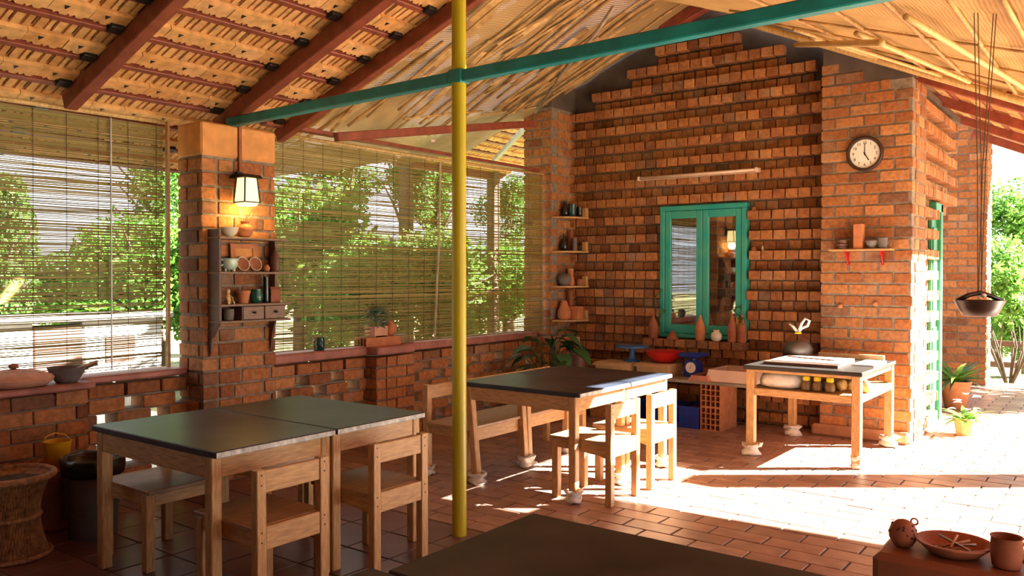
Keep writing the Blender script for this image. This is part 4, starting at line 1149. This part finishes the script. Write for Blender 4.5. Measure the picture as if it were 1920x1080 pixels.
def creamer():
    t = thing('creamer', 'pale mint creamer with a looped handle on the middle shelf', 'creamer', at_shelf(.075, .115, .5605))
    MB().lathe([(.025, .012), (.045, .025), (.055, .055), (.05, .075), (.056, .088), (.05, .087), (.045, .07), (.045, .05), (.02, .03)], 18).obj('creamer_body', MINT, t, smooth=50)
    for a in (.6, 2.7, 4.7): MB().lathe([(.008, 0), (.01, .02)], 8, (.03 * math.cos(a), .03 * math.sin(a), 0)).obj('foot', MINT, t)
    MB().tube([(0, -.046, .075), (0, -.08, .085), (0, -.088, .06), (0, -.07, .04), (0, -.05, .045)], .006, 6).obj('handle', MINT, t, smooth=True)
    MB().tube([(0, .045, .07), (0, .07, .088)], [.014, .006], 8).obj('spout', MINT, t, smooth=True)
creamer()
def plate(label, y, mat):
    t = thing('side_plate', label, 'plate', at_shelf(.045, y, .5615), 0, 'small plates on the wall shelf')
    MB().lathe([(.028, 0), (.045, .004), (.05, .011), (.047, .010), (.03, .005)], 22).obj('plate_disc', mat, t, loc=(.012, 0, .05), rot=(0, 1.25, 0), smooth=50)
    n = 24; MB().tube([(.048 * math.cos(2 * math.pi * i / n), .048 * math.sin(2 * math.pi * i / n), .011) for i in range(n + 1)], .003, 6).obj('rim_band', CREAM, t, loc=(.012, 0, .05), rot=(0, 1.25, 0), smooth=True)
plate('small brown plate with a pale rim beside the mint creamer', .225, TERRAD)
plate('small brown plate with a pale rim at the end of the middle shelf', .325, TERRAD)
pot('clay_egg', 'small egg-shaped terracotta piece on the middle shelf', 'pottery', [(.012, 0), (.022, .012), (.024, .028), (.014, .045), (.004, .05)], at_shelf(.08, .405, .5605), TERRA)
pot('dark_bottle', 'dark bottle at the outer end of the middle shelf', 'bottle', sc(BOTTLE, .75, .9), at_shelf(.085, .475, .5605), DWOOD)
def figurine():
    t = thing('clay_figurine', 'little seated straw-coloured figurine on the shelf above the drawers', 'figurine', at_shelf(.10, .085, .3455))
    MB().lathe([(.012, 0), (.024, .006), (.02, .03), (.013, .052), (.016, .06), (.007, .07)], 12).obj('torso', STRAW, t, smooth=True)
    MB().lathe([(.006, .066), (.014, .076), (.015, .088), (.008, .1)], 12).obj('head', STRAW, t, smooth=True)
    for s in (-1, 1):
        MB().tube([(.005, s * .012, .012), (.03, s * .018, .02), (.04, s * .022, .001)], [.009, .008, .006], 6).obj('leg', STRAW, t, smooth=True)
        MB().tube([(0, s * .013, .055), (.018, s * .024, .04), (.028, s * .016, .024)], [.006, .005, .004], 6).obj('arm', STRAW, t, smooth=True)
figurine()
pot('flower_pot', 'small flared terracotta pot above the drawers', 'pot', sc(FLOWERPOT, .72, .75), at_shelf(.075, .22, .345), TERRA)
pot('glazed_jar', 'bottle-green glazed jar above the drawers', 'jar', [(.03, 0), (.042, .02), (.045, .05), (.035, .085), (.036, .095), (.03, .094)], at_shelf(.075, .325, .345), DGREEN)
pot('tall_vase', 'tall thin dark vase above the drawers', 'vase', sc(TALL, .6, 1.05), at_shelf(.06, .415, .345), BLACKG)
tag(MB().prism([(0, 0), (.012, 0), (.012, .09), (0, .11)], -.04, .04).obj('clay_plaque', TERRAD, loc=at_shelf(.07, .48, .3455)), 'brown clay plaque at the outer end of the shelf above the drawers', 'pottery')
pot('clay_cup', 'grey-pink cup in the open bay beside the drawers', 'cup', sc(CUP, .85, .85), at_shelf(.075, .105, .235), GREYCLAY)

# ------------------------------------------------------------------ things on the parapet
def dish():
    t = thing('lidded_dish', 'round pinkish lidded clay dish on the parapet, beside a bowl', 'dish', (-5.10, 2.05, .7625))
    MB().lathe([(.13, 0), (.17, .008), (.20, .03), (.205, .045)], 30).obj('dish_base', TERRAP, t, smooth=50)
    MB().lathe([(.206, .046), (.195, .062), (.12, .088), (.04, .098), (.02, .1)], 30).obj('lid', TERRAP, t, smooth=50)
    MB().lathe([(.012, .1), (.026, .11), (.026, .125), (.01, .132)], 14).obj('knob', TERRAD, t, smooth=50)
dish()
def mortar():
    t = thing('mortar_bowl', 'dark clay bowl with a wooden paddle resting in it, on the parapet', 'bowl', (-5.06, 2.325, .7625))
    MB().lathe([(.055, 0), (.065, .01), (.092, .055), (.104, .088), (.106, .092), (.095, .088), (.08, .05), (.03, .02)], 22).obj('bowl_body', GREYCLAY, t, smooth=50)
    MB().bar((0, -.02, .05), (.03, .17, .115), .03, .012, c=.003).obj('paddle', PINEY, t)
    MB().tube([(.0, .05, .06), (.05, .16, .10)], .01, 6).obj('pestle', DWOOD, t, smooth=True)
mortar()
mug('teal_cup', 'dark teal round cup on the parapet coping', (-5.17, 4.315, .80), DTEAL, 1.15, -1.2)
hb = hollow_block('hollow clay brick lying along the parapet pier, holes showing', -5.21, 4.72, .8005, .15, .40, .075, 4, 1, 0, TERRA, 'hollow_brick')
def planter():
    t = thing('planter', 'square clay planter of pale sage herbs on the hollow brick', 'planter', (-5.13, 4.90, .876))
    MB().box(-.06, .06, -.075, -.067, 0, .09).box(-.06, .06, .067, .075, 0, .09).box(-.06, -.052, -.067, .067, 0, .09).box(.052, .06, -.067, .067, 0, .09).box(-.06, .06, -.067, .067, 0, .01).obj('planter_box', TERRAP, t)
    MB().cbox(-.05, .05, -.065, .065, .01, .082, .005).obj('soil', SOIL, t)
    rr = random.Random(4)
    for i in range(60):
        a = rr.uniform(0, 6.28); L = rr.uniform(.07, .13); z0 = rr.uniform(.08, .22)
        bx, by = .03 * math.cos(a), .04 * math.sin(a)
        leaf_obj(t, (bx, by, z0), a, rr.uniform(.1, .9), L, L * .42, LEAFP)
LM = {}
def leaf_mesh(L, Wd, droop, mat):
    k = (round(L, 2), round(Wd, 2), round(droop, 1), mat.name)
    if k in LM: return LM[k]
    b = MB(); n = 5
    for i in range(n + 1):
        t = i / n; w = Wd / 2 * (math.sin(math.pi * (t ** .75)) * .98 + .02) if i < n else .001
        x = L * t; z = -droop * L * t * t
        b.v += [(x, -w, z + w * .25), (x, 0, z), (x, w, z + w * .25)]
    for i in range(n):
        o = i * 3; b.f += [(o, o + 1, o + 4, o + 3), (o + 1, o + 2, o + 5, o + 4)]; b.m += [0, 0]
    LM[k] = b.mesh('leaf', mat, smooth=True)
    return LM[k]
def leaf_obj(parent, loc, az, el, L, Wd, mat, droop=.4, name='leaf'):
    return link(name, leaf_mesh(L, Wd, droop, mat), parent, loc, (0, -el, az))
planter()
pot('round_pot', 'round shiny terracotta pot beside the sage planter', 'pot', sc(ROUNDPOT, .95, 1.0), (-5.13, 5.055, .876), TERRA)
tag(MB().cbox(-.055, .055, -.10, .10, 0, .06, .005).obj('loose_brick', TERRAP, loc=(-5.17, 5.245, .8008)), 'loose pinkish brick lying at the end of the hollow brick', 'brick')
tag(MB().cbox(-.04, .04, -.06, .06, 0, .014, .003).obj('dark_tile', DWOOD, loc=(-5.17, 5.235, .8612)), 'dark flat tile resting on the loose pinkish brick', 'tile')

# ------------------------------------------------------------------ corner by the bin
def basket():
    t = thing('cane_basket', 'large woven cane basket planter filled with earth, by the picture edge', 'basket', (-4.47, 1.77, 0))
    H = .40
    prof = lambda z: .175 - .045 * math.sin(math.pi * min(1, z / H * .95)) + .02 * (z / H) ** 3
    MB().lathe([(prof(z) - .006, z) for z in [H * i / 10 for i in range(11)]] + [(.15, H - .03), (.02, H - .035)], 30).obj('inner_wall', CANE, t, smooth=50)
    for k in range(64):
        for sg in (1, -1):
            pts = []
            for i in range(9):
                z = H * .97 * i / 8; a = 2 * math.pi * k / 64 + sg * .42 * i / 8
                pts.append((prof(z) * math.cos(a), prof(z) * math.sin(a), z + .004))
            if k == 0 and sg == 1: cb = MB()
            cb.tube(pts, .0032, 4, cap=False)
    tag(cb.obj('cane_weave', CANE, t), kind='stuff')
    for z, r in ((.012, .182), (.20, prof(.20) + .004), (H, .198)):
        n = 36; MB().tube([(r * math.cos(2 * math.pi * i / n), r * math.sin(2 * math.pi * i / n), z) for i in range(n + 1)], .018 if z == H else .012, 8).obj('cane_hoop', CANE, t, smooth=True)
    MB().lathe([(.17, H - .03), (.12, H - .018), (.02, H - .012)], 24, jit=.05).obj('earth', SOIL, t, smooth=True)
basket()
def bin_():
    t = thing('rubbish_bin', 'grey rubbish bin lined with a black bag, under the low wall', 'bin', (-4.47, 2.185, 0))
    MB().lathe([(.115, 0), (.12, .004), (.145, .40), (.15, .41), (.14, .41), (.115, .02)], 28).obj('bin_body', GREYP, t, smooth=50)
    prof = [(.150, .33), (.158, .37), (.160, .415), (.152, .428), (.138, .42), (.125, .36), (.11, .25)]
    MB().lathe(prof, 30, jit=.035).obj('bin_bag', BINBAG, t, smooth=True)
bin_()
pot('clay_planter', 'wide terracotta pot carrying the yellow bucket beside the low wall', 'pot', [(.11, 0), (.13, .02), (.16, .28), (.175, .30), (.175, .335), (.15, .335), (.14, .3), (.05, .29)], (-4.80, 2.13, 0), TERRAD, 26)
def bucket():
    t = thing('bucket', 'small yellow plastic bucket standing on the terracotta pot', 'bucket', (-4.80, 2.15, .336))
    MB().lathe([(.05, 0), (.056, .004), (.072, .13), (.076, .132), (.076, .138), (.069, .136), (.052, .01)], 22).obj('bucket_body', YELP, t, smooth=50)
    MB().tube([(0, -.076, .13), (-.02, -.05, .165), (-.025, 0, .178), (-.02, .05, .165), (0, .076, .13)], .003, 5).obj('handle', YELP, t, smooth=True)
bucket()
pot('clay_urn', 'orange clay urn cut off by the picture edge beside the basket', 'urn', [(.08, 0), (.12, .1), (.13, .3), (.09, .45), (.07, .5), (.08, .52), (.06, .52)], (-4.78, 1.66, 0), TERRA, 22)

# ------------------------------------------------------------------ plants
def arum():
    t = thing('potted_plant', 'broad-leaved dark green plant in the corner behind the tables', 'plant', (-4.50, 6.55, 0))
    MB().lathe([(.11, 0), (.13, .02), (.17, .30), (.185, .31), (.185, .345), (.165, .345), (.155, .3), (.05, .29)], 24).obj('plant_pot', TERRAD, t, smooth=50)
    MB().lathe([(.158, .30), (.1, .318), (.01, .325)], 18).obj('soil', SOIL, t)
    rr = random.Random(11)
    for i in range(40):
        a = rr.uniform(0, 6.28); rad = rr.uniform(.05, .30); z = rr.uniform(.50, .90) - rad * .45
        top = (rad * math.cos(a), rad * math.sin(a), z)
        st = MB().tube([(.04 * math.cos(a), .04 * math.sin(a), .32), (rad * .5 * math.cos(a), rad * .5 * math.sin(a), z * .8), top], .004, 5).obj('stem', LEAFD, t, smooth=True)
        L = rr.uniform(.17, .25)
        leaf_obj(t, top, a + rr.uniform(-.5, .5), rr.uniform(-.3, .5), L, L * .62, LEAFD, .5)
arum()
pot('flower_pot', 'plain terracotta pot on the parapet end by the brick column', 'pot', sc(FLOWERPOT, 1.25, 1.35), (-4.80, 7.22, .602), TERRA)
tag(MB().cbox(-.12, .12, -.14, .14, 0, .60, .008).obj('brick_stand', TERRAD, loc=(-4.76, 7.30, .001)), 'dark clay stand in the corner below the shelves', 'stand')
def toolpot():
    t = thing('tool_pot', 'dark pot of wooden tools behind the slate tables', 'pot', (-4.46, 7.02, .451 if False else 0))
    MB().lathe([(.07, 0), (.075, .45), (.10, .46), (.10, .60), (.085, .6), (.06, .47)], 18).obj('pot_body', DWOOD, t, smooth=50)
    for i in range(7):
        a = i * .9; r = .055
        MB().tube([(r * .4 * math.cos(a), r * .4 * math.sin(a), .48), (r * math.cos(a), r * math.sin(a), .64 + .02 * (i % 3))], .012, 6).obj('tool_handle', DWOODL, t, smooth=True)
    MB().cbox(-.017, .017, -.006, .006, .48, .79, .004).obj('wooden_paddle', PINE, t)
toolpot()
def strap_plant():
    t = thing('potted_plant', 'arching green plant in a terracotta pot on the sunny porch floor', 'plant', (-1.50, 9.72, 0))
    MB().lathe([(.095, 0), (.105, .012), (.145, .26), (.155, .265), (.155, .29), (.138, .29), (.13, .26), (.05, .25)], 26).obj('plant_pot', TERRA, t, smooth=50)
    MB().lathe([(.13, .262), (.08, .272), (.01, .275)], 18).obj('soil', SOIL, t)
    rr = random.Random(21)
    for i in range(46):
        a = i * 2.4; L = rr.uniform(.22, .36)
        leaf_obj(t, (.05 * math.cos(a), .05 * math.sin(a), .28), a, rr.uniform(.45, 1.35), L, L * .17, LEAF2 if i % 3 else LEAFD, rr.choice((.7, .9, 1.1)))
strap_plant()
def flowers():
    t = thing('potted_plant', 'small white-flowered plant at the foot of the sunlit pillar corner', 'plant', (-1.18, 8.15, 0))
    MB().lathe([(.07, 0), (.09, .13), (.1, .135), (.1, .15), (.085, .15), (.05, .12)], 20).obj('plant_pot', STRAW, t, smooth=50)
    rr = random.Random(9)
    for i in range(22):
        a = i * 2.4
        leaf_obj(t, (.02 * math.cos(a), .02 * math.sin(a), .13), a, rr.uniform(.3, 1.3), rr.uniform(.14, .24), .05, LEAF2, .6)
    for i in range(12):
        a = rr.uniform(0, 6.28); r = rr.uniform(.02, .1)
        leaf_obj(t, (r * math.cos(a), r * math.sin(a), rr.uniform(.2, .34)), a, .3, .07, .055, PETAL, .3, 'petal')
flowers()
def vine(label, x, z0, z1, seed):
    t = thing('creeper', label, 'plant', (x, 7.545, z0))
    rr = random.Random(seed); pts = []
    for i in range(9):
        f = i / 8; pts.append((.05 * math.sin(f * 7), -.012 - .01 * math.sin(f * 5), (z1 - z0) * f))
    MB().tube(pts, .003, 5).obj('stem', LEAFD, t, smooth=True)
    for i in range(12):
        p = pts[rr.randrange(len(pts))]
        leaf_obj(t, p, rr.uniform(3.6, 5.8), rr.uniform(-.4, .5), .055, .035, LEAF2)
vine('thin green creeper climbing the teal frame on the corner-shelf side', -3.82, .98, 1.25, 5)
vine('small green sprig on the teal frame near the brick ribs', -2.99, .93, 1.12, 8)

# ------------------------------------------------------------------ block and pottery at the picture corner
def ledge():
    t = thing('clay_bench', 'smooth brown clay-plastered bench holding a dish and a cup', 'bench', (-.64, 2.68, 0))
    B = M('brown_clay_plaster', (.20, .072, .035), .45, .22, 5, .1)
    MB().cbox(0, .85, 0, .30, .04, .55, .02).obj('bench_body', B, t)
    MB().cbox(.02, .83, .02, .28, 0, .045, .01).obj('plinth', B, t)
ledge()
def ball():
    t = thing('clay_ball', 'pierced round clay ornament on the brown bench', 'pottery', (-.575, 2.80, .5505))
    MB().lathe([(.015, 0), (.028, .004), (.04, .025), (.042, .045), (.034, .066), (.018, .08), (.005, .084)], 20).obj('ball_body', TERRAD, t, smooth=50)
    b = MB(); rr = random.Random(2)
    for i in range(30):
        z = rr.uniform(.015, .072); a = rr.uniform(0, 6.28); r = .042 * math.sqrt(max(.05, 1 - ((z - .042) / .044) ** 2))
        b.lathe([(.0008, -.003), (.0025, -.0018), (.003, 0), (.0025, .0018), (.0008, .003)], 6, ((r - .0016) * math.cos(a), (r - .0016) * math.sin(a), z))
    tag(b.obj('pierced_holes', BLACK, t), kind='stuff')
    n = 12; MB().tube([(.03 + .010 * math.cos(2 * math.pi * i / n), .012, .078 + .010 * math.sin(2 * math.pi * i / n)) for i in range(n + 1)], .003, 5).obj('loop', TERRAD, t, smooth=True)
ball()
def tool_dish():
    t = thing('tool_dish', 'wide rimmed clay dish of modelling tools on the brown bench', 'dish', (-.435, 2.815, .5505))
    MB().lathe([(.06, 0), (.072, .004), (.10, .03), (.106, .034), (.106, .039), (.092, .038), (.074, .014), (.02, .010)], 30).obj('dish_body', TERRAD, t, smooth=50)
    for i, (a, L) in enumerate(((.2, .12), (.7, .10), (2.6, .11), (1.5, .08))):
        MB().tube([(-L / 2 * math.cos(a), -L / 2 * math.sin(a), .016 + .004 * i), (L / 2 * math.cos(a), L / 2 * math.sin(a), .034 + .004 * i)], .004, 6).obj('modelling_tool', PINEX if i % 2 else STEEL, t, smooth=True)
    for k, (x, y) in enumerate(((-.035, -.03), (.01, -.035))):
        n = 12; MB().tube([(x + .016 * math.cos(2 * math.pi * i / n), y + .016 * math.sin(2 * math.pi * i / n), .018) for i in range(n + 1)], .003, 5).obj('wire_ring', STEEL, t, smooth=True)
tool_dish()
mug('clay_mug', 'tall dark brown clay mug on the brown bench beside the tool dish', (-.292, 2.775, .55), TERRAD, 1.0, .25)
tag(MB().tube([(-.11, .0, .004), (.06, .04, .004)], .004, 6).obj('metal_rod', BLACK, loc=(-.30, 2.92, .551)), 'thin dark rod lying behind the tool dish', 'tool')

# ------------------------------------------------------------------ garden outside
def crown_mesh(seed, n, rx, ry, rz, leaf, mat, blobs=9):
    rr = random.Random(seed); b = MB(); cs = []
    for i in range(blobs):
        a = rr.uniform(0, 6.28); r = rr.uniform(0, .65)
        cs.append((rx * r * math.cos(a), ry * r * math.sin(a), rz * rr.uniform(-.65, .65), rr.uniform(.3, .5)))
    for i in range(n):
        c = cs[i % blobs]; v = Vector((rr.gauss(0, 1), rr.gauss(0, 1), rr.gauss(0, 1))).normalized() * (rr.random() ** .45)
        p = Vector((c[0] + v.x * rx * c[3], c[1] + v.y * ry * c[3], c[2] + v.z * rz * c[3] * 1.1))
        d = Vector((rr.gauss(0, 1), rr.gauss(0, 1), rr.gauss(-.4, .7))).normalized(); sd = d.cross(Vector((rr.random(), rr.random(), rr.random()))).normalized()
        L = leaf * rr.uniform(.7, 1.3); w = L * .3; nn = d.cross(sd) * L * .12
        o = len(b.v); b.v += [tuple(p), tuple(p + d * L * .5 + sd * w + nn), tuple(p + d * L), tuple(p + d * L * .5 - sd * w + nn)]
        b.f.append((o, o + 1, o + 2, o + 3)); b.m.append(0)
    return b.mesh('foliage', mat)
def tree(name, label, x, y, ztop, zbot, rx, mesh, group='garden trees', trunk=.09, scale=1.0, lean=(0, 0)):
    t = thing(name, label, 'tree', (x, y, -.17), R.uniform(0, 6.28), group)
    zc = (ztop + zbot) / 2 + .17
    f = link('foliage', mesh, t, (0, 0, zc)); f.scale = (rx, rx, (ztop - zbot) / 2)
    f['kind'] = 'stuff'
    b = MB().tube([(0, 0, 0), (lean[0] * .3, lean[1] * .3, zc * .5), (lean[0], lean[1], zc * 1.05)], [trunk, trunk * .8, trunk * .35], 8)
    b.obj('trunk', BARK, t, smooth=True)
    rr = random.Random(int(x * 100))
    for i in range(5):
        a = rr.uniform(0, 6.28); MB().tube([(lean[0] * .5, lean[1] * .5, zc * (.6 + .08 * i)), (rx * .35 * math.cos(a), rx * .35 * math.sin(a), zc * (.75 + .1 * i)), (rx * .7 * math.cos(a), rx * .7 * math.sin(a), zc * (.85 + .12 * i))], [trunk * .4, trunk * .25, .008], 6).obj('branch', BARK, t, smooth=True)
    return t
C1 = crown_mesh(1, 9000, 1, 1, 1, .09, LEAF); C2 = crown_mesh(2, 9000, 1, 1, 1, .09, LEAF2, 12); C3 = crown_mesh(3, 4500, 1, 1, 1, .10, LEAF, 7)
C4 = crown_mesh(5, 4000, 1, 1, 1, .10, LEAF2, 8)
tree('garden_tree', 'unseen shade tree added to dapple the porch floor', 3.1, 13.7, 4.6, 1.6, 1.8, C3)  # stands out of view, added for the dappled shade it casts
tree('garden_tree', 'leafy dark tree outside, at the picture edge behind the blind', -10.40, 4.02, 2.72, .5, .62, C1)
tree('garden_tree', 'low bright tree behind the blind, next to the lantern pillar', -10.16, 5.60, 2.40, .5, .85, C2)
tree('garden_tree', 'thin airy tree top showing against the sky above the low bright tree', -11.31, 6.53, 3.7, 2.0, 1.0, C3, trunk=.07)
tree('garden_tree', 'broad tree far behind the white outbuilding', -13.6, 6.15, 1.95, .2, 1.5, C2)
tree('garden_tree', 'bright bushy tree seen beside the dark wall shelf', -8.89, 7.08, 2.95, .4, 1.0, C2)
tree('garden_tree', 'bright bushy tree behind the sage planter', -7.5, 7.05, 2.1, .35, 1.0, C2, trunk=.06)
tree('garden_tree', 'tall airy tree with sky gaps, above the sage planter', -11.9, 10.6, 4.0, 2.6, 1.0, C3)
tree('garden_tree', 'bright bushy tree behind the yellow pole', -7.5, 8.35, 2.22, .35, 1.15, C2, trunk=.06)
tree('garden_tree', 'tall dark tree with several stems, a little before the yellow pole', -9.88, 10.12, 3.9, 2.3, .75, C1)
tree('garden_tree', 'tall dark tree rising behind the yellow pole', -10.75, 11.9, 4.1, 2.2, .85, C1)
tree('garden_tree', 'bright low tree near the far brick column', -7.89, 10.33, 2.15, .3, 1.05, C2)
tree('garden_tree', 'shaded tree mass between lantern pillar and planter, far back', -11.09, 9.17, 2.3, .1, 1.5, C1)
tree('garden_tree', 'distant thin tree by the far column', -12.05, 15.99, 3.8, 2.0, 1.0, C3, trunk=.07)
tree('garden_bush', 'sunlit feathery bush beyond the porch pillar', -1.95, 17.3, 2.35, -.1, .95, C2, 'garden bushes by the porch', .05)
tree('garden_bush', 'sunlit bush at the picture edge beyond the hanging bowl', -1.40, 15.3, 1.45, -.1, .62, C2, 'garden bushes by the porch', .04)
tree('garden_bush', 'shaded low bush behind the porch fence', -2.15, 18.9, 1.0, -.1, .75, C1, 'garden bushes by the porch', .04)
tree('garden_tree', 'tall hazy tree far behind the porch bushes', -2.86, 27.9, 4.0, 1.0, 1.8, C4)
def fence():
    t = thing('garden_fence', 'low dark timber fence beyond the porch floor', 'fence', (-2.2, 13.6, -.17))
    for z in (.25, .55): MB().cbox(0, 4, -.02, .02, z, z + .08, .004).obj('rail', DWOOD, t)
    for k in range(5): MB().cbox(k, k + .08, -.03, .03, 0, .8, .004).obj('post', DWOOD, t)
fence()
def shrub_stems():
    t = thing('bare_shrub', 'tangle of bare brown stems beside the porch pillar', 'shrub', (-1.35, 12.9, -.17))
    rr = random.Random(31)
    for i in range(16):
        a = rr.uniform(0, 6.28); L = rr.uniform(.5, 1.0)
        MB().tube([(0, 0, 0), (L * .35 * math.cos(a), L * .2 * math.sin(a), .6 * L + .2), (L * .55 * math.cos(a + .4), L * .4 * math.sin(a), 1.2 * L + .3)], [.014, .01, .004], 5).obj('stem', BARK, t, smooth=True)
    f = link('foliage', crown_mesh(41, 700, .6, .4, .5, .09, LEAF2, 5), t, (0, .1, 1.35)); f['kind'] = 'stuff'
shrub_stems()
def shed():
    t = thing('outbuilding', 'low whitewashed outbuilding in the garden behind the blind', 'building', (-9.9, 3.4, -.17))
    LW = M('limewash', (.72, .70, .66), .9, .12, 4, .1)
    MB().cbox(0, .4, 0, .62, 0, 1.05, .02).obj('wall', LW, t)
    MB().cbox(.02, .4, .62, 1.15, 0, 1.0, .02).obj('door_bay', DWOOD, t)
    MB().cbox(0, .4, 1.15, 2.1, 0, 1.05, .02).obj('wall', LW, t)
    w = MB().cbox(.401, .415, 1.4, 1.75, .55, .85, .005).obj('window', DWOOD, t)
    MB().cbox(-.1, .5, -.1, 2.2, 1.05, 1.12, .01).obj('roof', M('tin_roof', (.35, .33, .30), .5, .2), t)
shed()
tag(MB().cbox(-9.4, -5.5, 0.5, 4.9, -.22, -.10, .02).obj('garden_path', M('pale_path', (.60, .52, .42), .95, .15, 3, .2)), kind='structure')
